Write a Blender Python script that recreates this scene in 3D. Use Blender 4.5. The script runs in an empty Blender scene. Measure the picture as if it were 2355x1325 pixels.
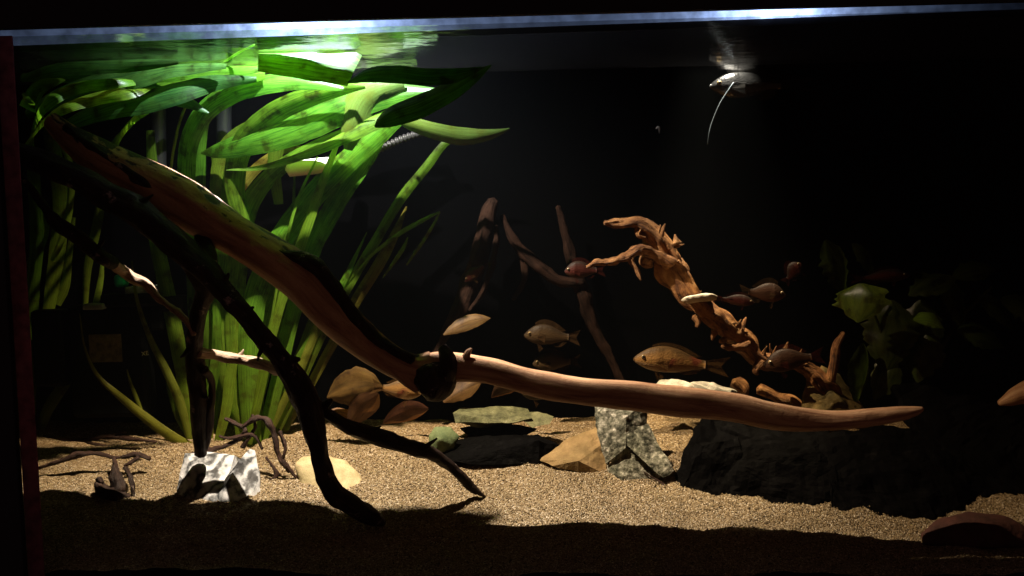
import bpy, bmesh, math, random
import numpy as np
from mathutils import Vector, Matrix, Euler, noise

random.seed(7)
np.random.seed(7)
S = bpy.context.scene
COL = S.collection
R = math.radians

# ------------------------------------------------------------------ camera
CAM_POS = Vector((0.0, -1.15, 0.40))
FPX = 2261.0                       # focal length in photograph pixels (2355 wide)
PITCH, ROLL = R(-3.8), R(-1.55)
CAM_ROT = Euler((R(90) + PITCH, 0, 0)).to_matrix() @ Matrix.Rotation(ROLL, 3, 'Z')
cd = bpy.data.cameras.new('camera')
cd.sensor_width = 36.0
cd.lens = 36.0 * FPX / 2355.0
cd.clip_start, cd.clip_end = 0.02, 50.0
cam = bpy.data.objects.new('camera', cd)
COL.objects.link(cam)
cam.matrix_world = Matrix.Translation(CAM_POS) @ CAM_ROT.to_4x4()
S.camera = cam

# ------------------------------------------------------------------ world: an unlit room, a trace of red light
W = bpy.data.worlds.new('World')
S.world = W
W.use_nodes = True
bg = W.node_tree.nodes['Background']
bg.inputs[0].default_value = (1.0, 0.54, 0.52, 1)
bg.inputs[1].default_value = 0.040
S.view_settings.view_transform = 'Standard'
S.view_settings.look = 'None'
S.view_settings.exposure = 0.0
S.view_settings.gamma = 1.0
S.cycles.use_denoising = True
S.cycles.max_bounces = 10
S.cycles.diffuse_bounces = 3
S.cycles.glossy_bounces = 4
S.cycles.transparent_max_bounces = 24
S.cycles.volume_bounces = 0
S.cycles.sample_clamp_indirect = 3.0

# ------------------------------------------------------------------ lamps (inside the hood, above the water)
LAMP_Y, LAMP_Z = 0.142, 0.85
CUT = 0.022                        # forward slope of the light behind the lamp's front shade
WATER_Z = 0.6295


def P(px, py, Y):
    """world point seen at photograph pixel (px, py) at depth Y behind the front glass"""
    d = CAM_ROT @ Vector(((px - 1177.5) / FPX, -(py - 662.5) / FPX, -1.0))
    k = (Y - CAM_POS.y) / d.y
    return CAM_POS + d * k


def U(Y):
    """metres per photograph pixel at depth Y"""
    return (Y - CAM_POS.y) / FPX


def spot(name, x, y, z, tgt, watts, size, blend, col, rad):
    ld = bpy.data.lights.new(name, 'SPOT')
    ld.energy, ld.spot_size, ld.spot_blend, ld.color, ld.shadow_soft_size = watts, size, blend, col, rad
    o = bpy.data.objects.new(name, ld)
    COL.objects.link(o)
    o.location = (x, y, z)
    o.rotation_euler = (Vector(tgt) - Vector((x, y, z))).to_track_quat('-Z', 'Y').to_euler()
    return o


XL = P(715, 40, LAMP_Y).x
XR = P(1655, 40, 0.415).x
lamp_l = spot('led_spot', XL, LAMP_Y, LAMP_Z, (XL + 0.03, LAMP_Y, 0), 150.0, R(124), 1.0, (0.86, 1.0, 1.45), 0.004)
lamp_r = spot('led_spot', XR, 0.415, LAMP_Z, (XR - 0.03, 0.40, 0), 66.0, R(36), 0.9, (0.9, 1.0, 1.2), 0.003)

# ------------------------------------------------------------------ node helpers
def mat(name):
    m = bpy.data.materials.new(name)
    m.use_nodes = True
    nt = m.node_tree
    nt.nodes.clear()
    out = nt.nodes.new('ShaderNodeOutputMaterial')
    return m, nt, out


def N(nt, typ, **kw):
    n = nt.nodes.new('ShaderNode' + typ)
    for k, v in kw.items():
        if k in n.bl_rna.properties:
            setattr(n, k, v)
        else:
            n.inputs[k.replace('_', ' ')].default_value = v
    return n


def ramp(nt, stops, src=None, interp='LINEAR'):
    n = nt.nodes.new('ShaderNodeValToRGB')
    n.color_ramp.interpolation = interp
    e = n.color_ramp.elements
    while len(e) < len(stops):
        e.new(0.5)
    for el, (p, c) in zip(e, stops):
        el.position = p
        el.color = c if len(c) == 4 else (*c, 1)
    if src is not None:
        nt.links.new(src, n.inputs[0])
    return n


def solid(name, stops, scale=30.0, detail=6, rough=0.6, bump=0.3, bump_scale=None, stretch=(1, 1, 1), spec=0.3,
          coord='Object', dist=0.002, metal=0.0, ramp2=None, scale2=8.0):
    """noise-coloured surface with matching relief"""
    m, nt, out = mat(name)
    L = nt.links.new
    tc = N(nt, 'TexCoord')
    mp = N(nt, 'Mapping')
    mp.inputs['Scale'].default_value = stretch
    L(tc.outputs[coord], mp.inputs[0])
    nz = N(nt, 'TexNoise', Scale=scale, Detail=detail, Roughness=0.65)
    L(mp.outputs[0], nz.inputs['Vector'])
    cr = ramp(nt, stops, nz.outputs[0])
    colour = cr.outputs[0]
    if ramp2:
        n2 = N(nt, 'TexNoise', Scale=scale2, Detail=4)
        L(mp.outputs[0], n2.inputs['Vector'])
        r2 = ramp(nt, ramp2, n2.outputs[0])
        mx = N(nt, 'MixRGB', blend_type='MULTIPLY')
        mx.inputs[0].default_value = 1
        L(colour, mx.inputs[1])
        L(r2.outputs[0], mx.inputs[2])
        colour = mx.outputs[0]
    b = N(nt, 'BsdfPrincipled')
    b.inputs['Roughness'].default_value = rough
    b.inputs['Specular IOR Level'].default_value = spec
    b.inputs['Metallic'].default_value = metal
    L(colour, b.inputs['Base Color'])
    nb = N(nt, 'TexNoise', Scale=bump_scale or scale * 2, Detail=6)
    L(mp.outputs[0], nb.inputs['Vector'])
    bp = N(nt, 'Bump', Strength=bump, Distance=dist)
    L(nb.outputs[0], bp.inputs['Height'])
    L(bp.outputs[0], b.inputs['Normal'])
    L(b.outputs[0], out.inputs[0])
    return m


def flat(name, c, rough=0.5, spec=0.4, metal=0.0):
    return solid(name, [(0.3, tuple(x * 0.8 for x in c)), (0.7, c)], scale=60, rough=rough, bump=0.08, spec=spec, metal=metal)


# ------------------------------------------------------------------ materials
def sand_mat():
    m, nt, out = mat('sand_grains')
    L = nt.links.new
    tc = N(nt, 'TexCoord')
    v = N(nt, 'TexVoronoi', Scale=600.0)
    L(tc.outputs['Object'], v.inputs['Vector'])
    sep = N(nt, 'SeparateColor')
    L(v.outputs['Color'], sep.inputs[0])
    cr = ramp(nt, [(0.0, (0.04, 0.028, 0.017)), (0.14, (0.20, 0.145, 0.080)), (0.5, (0.34, 0.26, 0.150)),
                   (0.86, (0.46, 0.375, 0.25)), (1.0, (0.80, 0.74, 0.62))], sep.outputs[0])
    big = N(nt, 'TexNoise', Scale=9.0, Detail=5)
    L(tc.outputs['Object'], big.inputs['Vector'])
    r2 = ramp(nt, [(0.3, (0.72, 0.70, 0.64)), (0.65, (1, 1, 1))], big.outputs[0])
    mx = N(nt, 'MixRGB', blend_type='MULTIPLY')
    mx.inputs[0].default_value = 1
    L(cr.outputs[0], mx.inputs[1])
    L(r2.outputs[0], mx.inputs[2])
    b = N(nt, 'BsdfPrincipled', Roughness=0.75)
    b.inputs['Specular IOR Level'].default_value = 0.25
    L(mx.outputs[0], b.inputs['Base Color'])
    n1 = N(nt, 'TexNoise', Scale=260.0, Detail=4)
    L(tc.outputs['Object'], n1.inputs['Vector'])
    ad = N(nt, 'Math', operation='SUBTRACT')
    L(n1.outputs[0], ad.inputs[0])
    L(v.outputs['Distance'], ad.inputs[1])
    bp = N(nt, 'Bump', Strength=1.0, Distance=0.0034)
    L(ad.outputs[0], bp.inputs['Height'])
    L(bp.outputs[0], b.inputs['Normal'])
    L(b.outputs[0], out.inputs[0])
    return m


def leaf_mat(name, dark, light, trans, rough=0.35, tmix=0.5, veins=26.0):
    m, nt, out = mat(name)
    L = nt.links.new
    uv = N(nt, 'UVMap')
    oi = N(nt, 'ObjectInfo')
    mp = N(nt, 'Mapping')
    mp.inputs['Scale'].default_value = (veins, 2.2, 1)
    L(uv.outputs[0], mp.inputs[0])
    adv = N(nt, 'VectorMath', operation='ADD')
    L(mp.outputs[0], adv.inputs[0])
    cmb = N(nt, 'CombineXYZ')
    mlt = N(nt, 'Math', operation='MULTIPLY')
    mlt.inputs[1].default_value = 50
    L(oi.outputs['Random'], mlt.inputs[0])
    L(mlt.outputs[0], cmb.inputs[2])
    L(cmb.outputs[0], adv.inputs[1])
    nz = N(nt, 'TexNoise', Scale=1.0, Detail=3)
    L(adv.outputs[0], nz.inputs['Vector'])
    cr = ramp(nt, [(0.32, dark), (0.68, light)], nz.outputs[0])
    # algae blotches
    tc = N(nt, 'TexCoord')
    n2 = N(nt, 'TexNoise', Scale=45.0, Detail=5)
    L(tc.outputs['Object'], n2.inputs['Vector'])
    r2 = ramp(nt, [(0.34, (0.36, 0.27, 0.18)), (0.44, (0.80, 0.76, 0.66)), (0.58, (1, 1, 1))], n2.outputs[0])
    mx = N(nt, 'MixRGB', blend_type='MULTIPLY')
    mx.inputs[0].default_value = 1.0
    L(cr.outputs[0], mx.inputs[1])
    L(r2.outputs[0], mx.inputs[2])
    suv = N(nt, 'SeparateXYZ')
    L(uv.outputs[0], suv.inputs[0])
    vb = N(nt, 'MapRange')
    vb.inputs['From Min'].default_value = 0.2
    vb.inputs['From Max'].default_value = 3.4
    vb.inputs['To Min'].default_value = 0.5 if veins > 20 else 0.0
    vb.inputs['To Max'].default_value = 0.0
    L(suv.outputs[1], vb.inputs[0])
    om = N(nt, 'MixRGB')
    om.inputs[2].default_value = (0.21, 0.27, 0.03, 1)
    L(vb.outputs[0], om.inputs[0])
    L(mx.outputs[0], om.inputs[1])
    hv = N(nt, 'HueSaturation')
    rh = N(nt, 'MapRange')
    rh.inputs['To Min'].default_value = 0.478
    rh.inputs['To Max'].default_value = 0.515
    L(oi.outputs['Random'], rh.inputs[0])
    L(rh.outputs[0], hv.inputs['Hue'])
    rv = N(nt, 'MapRange')
    rv.inputs['To Min'].default_value = 0.7
    rv.inputs['To Max'].default_value = 1.2
    sw = N(nt, 'Math', operation='FRACT')
    ml2 = N(nt, 'Math', operation='MULTIPLY')
    ml2.inputs[1].default_value = 7.31
    L(oi.outputs['Random'], ml2.inputs[0])
    L(ml2.outputs[0], sw.inputs[0])
    L(sw.outputs[0], rv.inputs[0])
    L(rv.outputs[0], hv.inputs['Value'])
    L(om.outputs[0], hv.inputs['Color'])
    b = N(nt, 'BsdfPrincipled', Roughness=rough)
    b.inputs['Specular IOR Level'].default_value = 0.35
    L(hv.outputs[0], b.inputs['Base Color'])
    bp = N(nt, 'Bump', Strength=0.35, Distance=0.001)
    L(nz.outputs[0], bp.inputs['Height'])
    L(bp.outputs[0], b.inputs['Normal'])
    t = N(nt, 'BsdfTranslucent')
    tm = N(nt, 'MixRGB', blend_type='MULTIPLY')
    tm.inputs[0].default_value = 1.0
    L(r2.outputs[0], tm.inputs[1])
    tm.inputs[2].default_value = (*trans, 1)
    tv = N(nt, 'MixRGB', blend_type='MULTIPLY')
    tv.inputs[0].default_value = 0.85
    L(tm.outputs[0], tv.inputs[1])
    rg = ramp(nt, [(0.34, (0.30, 0.36, 0.25)), (0.5, (0.8, 0.85, 0.7)), (0.66, (1.1, 1.1, 1))], nz.outputs[0])
    L(rg.outputs[0], tv.inputs[2])
    L(tv.outputs[0], t.inputs[0])
    ms = N(nt, 'MixShader')
    ms.inputs[0].default_value = tmix
    L(b.outputs[0], ms.inputs[1])
    L(t.outputs[0], ms.inputs[2])
    L(ms.outputs[0], out.inputs[0])
    return m


def glass_mat():
    m, nt, out = mat('clear_glass')
    L = nt.links.new
    tr = N(nt, 'BsdfTransparent')
    tr.inputs[0].default_value = (0.97, 0.985, 0.98, 1)
    gl = N(nt, 'BsdfGlossy', Roughness=0.02)
    fr = N(nt, 'Fresnel', IOR=1.2)
    geo = N(nt, 'NewGeometry')
    inv = N(nt, 'Math', operation='SUBTRACT')
    inv.inputs[0].default_value = 1.0
    L(geo.outputs['Backfacing'], inv.inputs[1])
    mu = N(nt, 'Math', operation='MULTIPLY')
    L(fr.outputs[0], mu.inputs[0])
    L(inv.outputs[0], mu.inputs[1])
    ms = N(nt, 'MixShader')
    L(mu.outputs[0], ms.inputs[0])
    L(tr.outputs[0], ms.inputs[1])
    L(gl.outputs[0], ms.inputs[2])
    L(ms.outputs[0], out.inputs[0])
    return m


def water_mat():
    """tannin-stained water: its top face mirrors from below, its body tints and faintly scatters"""
    m, nt, out = mat('stained_water')
    L = nt.links.new
    geo = N(nt, 'NewGeometry')
    sp = N(nt, 'SeparateXYZ')
    L(geo.outputs['True Normal'], sp.inputs[0])
    ab = N(nt, 'Math', operation='ABSOLUTE')
    L(sp.outputs[2], ab.inputs[0])
    top = N(nt, 'Math', operation='GREATER_THAN')
    top.inputs[1].default_value = 0.7
    L(ab.outputs[0], top.inputs[0])
    tc = N(nt, 'TexCoord')
    nz = N(nt, 'TexNoise', Scale=16.0, Detail=3)
    L(tc.outputs['Object'], nz.inputs['Vector'])
    bp = N(nt, 'Bump', Strength=0.22, Distance=0.010)
    L(nz.outputs[0], bp.inputs['Height'])
    dt = N(nt, 'VectorMath', operation='DOT_PRODUCT')
    L(geo.outputs['Incoming'], dt.inputs[0])
    L(geo.outputs['True Normal'], dt.inputs[1])
    da = N(nt, 'Math', operation='ABSOLUTE')
    L(dt.outputs['Value'], da.inputs[0])
    fr = N(nt, 'MapRange', interpolation_type='SMOOTHSTEP')
    fr.inputs['From Min'].default_value = 0.36
    fr.inputs['From Max'].default_value = 0.22
    fr.inputs['To Min'].default_value = 0.03
    fr.inputs['To Max'].default_value = 0.52
    L(da.outputs[0], fr.inputs[0])
    mu = N(nt, 'Math', operation='MULTIPLY')
    L(fr.outputs[0], mu.inputs[0])
    L(top.outputs[0], mu.inputs[1])
    tr = N(nt, 'BsdfTransparent')
    gl = N(nt, 'BsdfGlossy', Roughness=0.11)
    L(bp.outputs[0], gl.inputs['Normal'])
    ms = N(nt, 'MixShader')
    L(mu.outputs[0], ms.inputs[0])
    L(tr.outputs[0], ms.inputs[1])
    L(gl.outputs[0], ms.inputs[2])
    L(ms.outputs[0], out.inputs[0])
    va = N(nt, 'VolumeAbsorption', Density=2.0)
    va.inputs[0].default_value = (0.86, 0.62, 0.22, 1)
    vs = N(nt, 'VolumeScatter', Density=0.006)
    vs.inputs[0].default_value = (0.9, 1.0, 1.0, 1)
    ad = N(nt, 'AddShader')
    L(va.outputs[0], ad.inputs[0])
    L(vs.outputs[0], ad.inputs[1])
    L(ad.outputs[0], out.inputs[1])
    return m


M = {}
M['sand'] = sand_mat()
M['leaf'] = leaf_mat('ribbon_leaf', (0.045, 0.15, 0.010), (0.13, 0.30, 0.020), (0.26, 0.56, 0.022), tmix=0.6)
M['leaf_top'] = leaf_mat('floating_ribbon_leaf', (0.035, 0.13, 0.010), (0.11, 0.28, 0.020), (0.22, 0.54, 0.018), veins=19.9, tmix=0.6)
M['leaf_mid'] = leaf_mat('shaded_ribbon_leaf', (0.012, 0.055, 0.010), (0.038, 0.115, 0.018), (0.055, 0.20, 0.016), veins=19.9, tmix=0.6)  # ribbon leaf darkened, shade put into the colour
M['leaf_dim'] = leaf_mat('dim_ribbon_leaf', (0.010, 0.050, 0.014), (0.030, 0.10, 0.028), (0.035, 0.17, 0.03))  # dark copy of the ribbon leaf, weak light put into its colour
M['leaf_old'] = leaf_mat('old_ribbon_leaf', (0.13, 0.15, 0.02), (0.22, 0.22, 0.035), (0.36, 0.40, 0.03))
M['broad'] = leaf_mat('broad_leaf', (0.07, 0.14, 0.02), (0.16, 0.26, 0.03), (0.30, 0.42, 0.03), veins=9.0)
M['broad_dark'] = leaf_mat('shaded_broad_leaf', (0.018, 0.034, 0.008), (0.055, 0.08, 0.016), (0.06, 0.10, 0.014), veins=9.0)  # shaded copy of the broad leaf, dimness painted in
M['dead'] = leaf_mat('dead_leaf', (0.09, 0.05, 0.014), (0.19, 0.11, 0.03), (0.32, 0.17, 0.03), rough=0.6, tmix=0.35, veins=7)
M['brown_dead'] = leaf_mat('brown_dead_leaf', (0.06, 0.028, 0.012), (0.12, 0.06, 0.025), (0.18, 0.07, 0.02), rough=0.6, tmix=0.3, veins=7)
M['glass'] = glass_mat()
M['water'] = water_mat()
M['black'] = flat('black_plastic', (0.012, 0.011, 0.012), 0.55, 0.25)
M['black_gloss'] = flat('black_back_panel', (0.0007, 0.0008, 0.0011), 1.0, 0.0)
M['grey_plastic'] = flat('grey_plastic', (0.20, 0.24, 0.27), 0.4)
M['pipe'] = flat('blue_grey_pipe', (0.035, 0.042, 0.055), 0.4)
M['dark_plastic'] = flat('dark_filter_plastic', (0.0035, 0.0045, 0.0045), 0.6, 0.08)
M['hose'] = flat('dark_grey_hose', (0.05, 0.05, 0.055), 0.35)
M['teal'] = flat('teal_plastic', (0.02, 0.50, 0.42), 0.4)
M['white_plastic'] = flat('white_plastic', (0.8, 0.8, 0.78), 0.35)
def seal_mat():
    m, nt, out = mat('translucent_red_seal')
    L = nt.links.new
    tc = N(nt, 'TexCoord')
    nz = N(nt, 'TexNoise', Scale=90.0, Detail=5)
    L(tc.outputs['Object'], nz.inputs['Vector'])
    cr = ramp(nt, [(0.3, (0.20, 0.09, 0.11)), (0.7, (0.42, 0.18, 0.22))], nz.outputs[0])
    d = N(nt, 'BsdfDiffuse')
    t = N(nt, 'BsdfTranslucent')
    L(cr.outputs[0], d.inputs[0])
    L(cr.outputs[0], t.inputs[0])
    ms = N(nt, 'MixShader')
    ms.inputs[0].default_value = 0.7
    L(d.outputs[0], ms.inputs[1])
    L(t.outputs[0], ms.inputs[2])
    L(ms.outputs[0], out.inputs[0])
    return m


M['seal'] = seal_mat()
M['paper'] = solid('faded_label', [(0.35, (0.05, 0.042, 0.025)), (0.65, (0.14, 0.115, 0.07))], scale=120, rough=0.7)
def wood(name, stops, rough=0.6, streak=(9.0, 1.3), nscale=45.0, dist=0.003, spec=0.3, spots=None):
    """weathered wood: grain streaks run along the limb, blotches over it"""
    m, nt, out = mat(name)
    L = nt.links.new
    uv = N(nt, 'UVMap')
    tc = N(nt, 'TexCoord')
    mp = N(nt, 'Mapping')
    mp.inputs['Scale'].default_value = (streak[0], streak[1], 1)
    L(uv.outputs[0], mp.inputs[0])
    n1 = N(nt, 'TexNoise', Scale=1.6, Detail=8, Roughness=0.7, Distortion=0.8)
    L(mp.outputs[0], n1.inputs['Vector'])
    n2 = N(nt, 'TexNoise', Scale=nscale, Detail=8, Roughness=0.7)
    L(tc.outputs['Object'], n2.inputs['Vector'])
    ad = N(nt, 'MixRGB')
    ad.inputs[0].default_value = 0.45
    L(n1.outputs[0], ad.inputs[1])
    L(n2.outputs[0], ad.inputs[2])
    cr = ramp(nt, stops, ad.outputs[0])
    colour = cr.outputs[0]
    if spots:
        n3 = N(nt, 'TexNoise', Scale=spots[0], Detail=6, Roughness=0.7)
        L(tc.outputs['Object'], n3.inputs['Vector'])
        r3 = ramp(nt, [(spots[1], (0, 0, 0)), (spots[1] + 0.07, (1, 1, 1))], n3.outputs[0])
        mx = N(nt, 'MixRGB')
        L(r3.outputs[0], mx.inputs[0])
        L(colour, mx.inputs[1])
        mx.inputs[2].default_value = (*spots[2], 1)
        colour = mx.outputs[0]
    b = N(nt, 'BsdfPrincipled', Roughness=rough)
    b.inputs['Specular IOR Level'].default_value = spec
    L(colour, b.inputs['Base Color'])
    bp = N(nt, 'Bump', Strength=1.0, Distance=dist)
    L(ad.outputs[0], bp.inputs['Height'])
    L(bp.outputs[0], b.inputs['Normal'])
    L(b.outputs[0], out.inputs[0])
    return m


M['bark'] = wood('dark_wet_bark', [(0.34, (0.006, 0.004, 0.0035)), (0.52, (0.022, 0.013, 0.010)), (0.66, (0.06, 0.036, 0.027))], 0.5, spec=0.18,
                 spots=(34.0, 0.60, (0.36, 0.29, 0.26)), dist=0.006)
M['lit_bark'] = wood('lit_twig_bark', [(0.36, (0.10, 0.05, 0.03)), (0.52, (0.40, 0.27, 0.17)), (0.66, (0.62, 0.48, 0.35))], 0.6, dist=0.004)  # lamp light on twigs and ridges put into a pale colour
M['root'] = wood('reddish_root', [(0.38, (0.010, 0.005, 0.004)), (0.62, (0.055, 0.024, 0.015))], 0.6, dist=0.006)
M['drift'] = wood('tan_driftwood', [(0.38, (0.02, 0.008, 0.003)), (0.45, (0.14, 0.055, 0.018)), (0.52, (0.32, 0.145, 0.048)), (0.64, (0.52, 0.28, 0.105))], 0.65, dist=0.009, spots=(30.0, 0.62, (0.05, 0.022, 0.01)))  # darkest stops put the dark of crevices into the colour
M['dim_drift'] = wood('brown_driftwood', [(0.36, (0.004, 0.0025, 0.002)), (0.64, (0.030, 0.015, 0.010))], 0.75, dist=0.006, spec=0.05)


def log_mat():
    """peeled branch: smooth orange-tan wood with strips of dark bark left on it"""
    m, nt, out = mat('peeled_branch')
    L = nt.links.new
    uv = N(nt, 'UVMap')
    mp = N(nt, 'Mapping')
    mp.inputs['Scale'].default_value = (7.0, 0.6, 1)
    L(uv.outputs[0], mp.inputs[0])
    nz = N(nt, 'TexNoise', Scale=2.0, Detail=9, Roughness=0.65, Distortion=0.5)
    L(mp.outputs[0], nz.inputs['Vector'])
    cr = ramp(nt, [(0.32, (0.20, 0.085, 0.042)), (0.5, (0.40, 0.215, 0.11)), (0.68, (0.55, 0.34, 0.185))], nz.outputs[0])
    # bark mask stored along the limb
    at = N(nt, 'Attribute', attribute_name='bark')
    n2 = N(nt, 'TexNoise', Scale=4.0, Detail=6)
    mp2 = N(nt, 'Mapping')
    mp2.inputs['Scale'].default_value = (4.0, 1.3, 1)
    L(uv.outputs[0], mp2.inputs[0])
    L(mp2.outputs[0], n2.inputs['Vector'])
    ad = N(nt, 'Math', operation='ADD')
    L(at.outputs['Fac'], ad.inputs[0])
    L(n2.outputs[0], ad.inputs[1])
    bm_ = ramp(nt, [(0.86, (0, 0, 0)), (0.93, (1, 1, 1))], None)
    sc = N(nt, 'Math', operation='MULTIPLY')
    sc.inputs[1].default_value = 0.85
    L(ad.outputs[0], sc.inputs[0])
    L(sc.outputs[0], bm_.inputs[0])
    mx = N(nt, 'MixRGB')
    L(bm_.outputs[0], mx.inputs[0])
    L(cr.outputs[0], mx.inputs[1])
    mx.inputs[2].default_value = (0.018, 0.011, 0.009, 1)
    b = N(nt, 'BsdfPrincipled', Roughness=0.55)
    b.inputs['Specular IOR Level'].default_value = 0.3
    L(mx.outputs[0], b.inputs['Base Color'])
    tc = N(nt, 'TexCoord')
    n3 = N(nt, 'TexNoise', Scale=140.0, Detail=5)
    L(tc.outputs['Object'], n3.inputs['Vector'])
    hs0 = N(nt, 'Math', operation='ADD')
    L(n3.outputs[0], hs0.inputs[0])
    L(nz.outputs[0], hs0.inputs[1])
    hs = N(nt, 'Math', operation='ADD')
    L(hs0.outputs[0], hs.inputs[0])
    L(bm_.outputs[0], hs.inputs[1])
    bp = N(nt, 'Bump', Strength=0.6, Distance=0.002)
    L(hs.outputs[0], bp.inputs['Height'])
    L(bp.outputs[0], b.inputs['Normal'])
    L(b.outputs[0], out.inputs[0])
    return m


M['log'] = log_mat()


def rock_mat(name, stops, scale=60, patch=None, rough=0.8, bump=0.9, spec=0.3):
    return solid(name, stops, scale=scale, spec=spec, detail=9, rough=rough, bump=bump, bump_scale=scale * 1.7, dist=0.003,
                 ramp2=patch or [(0.3, (0.55, 0.58, 0.5)), (0.65, (1, 1, 1))], scale2=18)


M['granite'] = rock_mat('grey_granite', [(0.38, (0.025, 0.028, 0.018)), (0.49, (0.13, 0.13, 0.10)), (0.58, (0.27, 0.265, 0.225)), (0.66, (0.58, 0.56, 0.50))], 120)
M['slate'] = rock_mat('mossy_slate', [(0.3, (0.045, 0.05, 0.025)), (0.6, (0.16, 0.165, 0.085)), (0.8, (0.27, 0.27, 0.2))], 60)
M['dark_rock'] = rock_mat('dark_basalt', [(0.3, (0.001, 0.001, 0.0012)), (0.62, (0.0024, 0.0024, 0.0027)), (0.8, (0.012, 0.012, 0.013))], 55, spec=0.03)
M['tan_rock'] = rock_mat('tan_sandstone', [(0.3, (0.20, 0.13, 0.055)), (0.7, (0.34, 0.235, 0.115))], 45)
M['pale_rock'] = rock_mat('cream_limestone', [(0.3, (0.36, 0.29, 0.16)), (0.7, (0.58, 0.49, 0.31))], 60, bump=0.7)
M['green_rock'] = rock_mat('algae_green_stone', [(0.3, (0.045, 0.075, 0.03)), (0.7, (0.17, 0.21, 0.10))], 45)
M['red_rock'] = rock_mat('reddish_stone', [(0.3, (0.035, 0.013, 0.011)), (0.7, (0.09, 0.034, 0.027))], 40)
M['crest_rock'] = rock_mat('white_veined_stone', [(0.3, (0.22, 0.22, 0.2)), (0.55, (0.55, 0.54, 0.5)), (0.7, (0.8, 0.79, 0.75))], 34)


def striped_mat():
    m, nt, out = mat('white_black_striped_stone')
    L = nt.links.new
    tc = N(nt, 'TexCoord')
    mp = N(nt, 'Mapping')
    mp.inputs['Rotation'].default_value = (R(15), R(-38), R(25))
    L(tc.outputs['Object'], mp.inputs[0])
    wv = N(nt, 'TexWave', Scale=13.0, Distortion=11.0, Detail=4.0)
    wv.inputs['Detail Scale'].default_value = 2.2
    L(mp.outputs[0], wv.inputs['Vector'])
    nz = N(nt, 'TexNoise', Scale=48.0, Detail=8, Roughness=0.7)
    L(tc.outputs['Object'], nz.inputs['Vector'])
    mx = N(nt, 'MixRGB')
    mx.inputs[0].default_value = 0.72
    L(wv.outputs['Fac'], mx.inputs[1])
    L(nz.outputs[0], mx.inputs[2])
    cr = ramp(nt, [(0.33, (0.014, 0.016, 0.018)), (0.42, (0.10, 0.11, 0.12)), (0.50, (0.30, 0.32, 0.34)), (0.66, (0.52, 0.54, 0.57))], mx.outputs[0])
    b = N(nt, 'BsdfPrincipled', Roughness=0.6)
    L(cr.outputs[0], b.inputs['Base Color'])
    n3 = N(nt, 'TexNoise', Scale=110.0, Detail=6)
    L(tc.outputs['Object'], n3.inputs['Vector'])
    bp = N(nt, 'Bump', Strength=0.6, Distance=0.002)
    L(n3.outputs[0], bp.inputs['Height'])
    L(bp.outputs[0], b.inputs['Normal'])
    L(b.outputs[0], out.inputs[0])
    return m


M['striped'] = striped_mat()


def fish_mat(name, back, side, belly, spot_c=None, rough=0.55, spec=0.16):
    m, nt, out = mat(name)
    L = nt.links.new
    uv = N(nt, 'UVMap')
    sp = N(nt, 'SeparateXYZ')
    L(uv.outputs[0], sp.inputs[0])
    tc = N(nt, 'TexCoord')
    nz = N(nt, 'TexNoise', Scale=70.0, Detail=4)
    L(tc.outputs['Object'], nz.inputs['Vector'])
    ma = N(nt, 'MapRange')
    ma.inputs['To Min'].default_value = -0.15
    ma.inputs['To Max'].default_value = 0.15
    L(nz.outputs[0], ma.inputs[0])
    ad = N(nt, 'Math', operation='ADD')
    L(sp.outputs[1], ad.inputs[0])
    L(ma.outputs[0], ad.inputs[1])
    cr = ramp(nt, [(0.08, belly), (0.35, side), (0.6, side), (0.9, back)], ad.outputs[0])
    colour = cr.outputs[0]
    if spot_c:
        n2 = N(nt, 'TexNoise', Scale=38.0, Detail=2)
        L(tc.outputs['Object'], n2.inputs['Vector'])
        r2 = ramp(nt, [(0.56, (0, 0, 0)), (0.66, (1, 1, 1))], n2.outputs[0])
        mx = N(nt, 'MixRGB')
        L(r2.outputs[0], mx.inputs[0])
        L(colour, mx.inputs[1])
        mx.inputs[2].default_value = (*spot_c, 1)
        colour = mx.outputs[0]
    v = N(nt, 'TexVoronoi', Scale=1.0)
    mp = N(nt, 'Mapping')
    mp.inputs['Scale'].default_value = (34, 16, 1)
    L(uv.outputs[0], mp.inputs[0])
    L(mp.outputs[0], v.inputs['Vector'])
    b = N(nt, 'BsdfPrincipled', Roughness=rough)
    b.inputs['Specular IOR Level'].default_value = spec
    L(colour, b.inputs['Base Color'])
    bp = N(nt, 'Bump', Strength=0.4, Distance=0.001)
    L(v.outputs['Distance'], bp.inputs['Height'])
    L(bp.outputs[0], b.inputs['Normal'])
    L(b.outputs[0], out.inputs[0])
    return m


def fin_mat(name, c, a=0.75):
    m, nt, out = mat(name)
    L = nt.links.new
    uv = N(nt, 'UVMap')
    mp = N(nt, 'Mapping')
    mp.inputs['Scale'].default_value = (24, 1.0, 1)
    L(uv.outputs[0], mp.inputs[0])
    nz = N(nt, 'TexNoise', Scale=1.0, Detail=2)
    L(mp.outputs[0], nz.inputs['Vector'])
    cr = ramp(nt, [(0.35, tuple(x * 0.5 for x in c)), (0.65, c)], nz.outputs[0])
    d = N(nt, 'BsdfDiffuse')
    t = N(nt, 'BsdfTranslucent')
    L(cr.outputs[0], d.inputs[0])
    L(cr.outputs[0], t.inputs[0])
    m1 = N(nt, 'MixShader')
    m1.inputs[0].default_value = 0.5
    L(d.outputs[0], m1.inputs[1])
    L(t.outputs[0], m1.inputs[2])
    tr = N(nt, 'BsdfTransparent')
    m2 = N(nt, 'MixShader')
    m2.inputs[0].default_value = a
    L(tr.outputs[0], m2.inputs[1])
    L(m1.outputs[0], m2.inputs[2])
    L(m2.outputs[0], out.inputs[0])
    return m


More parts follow.
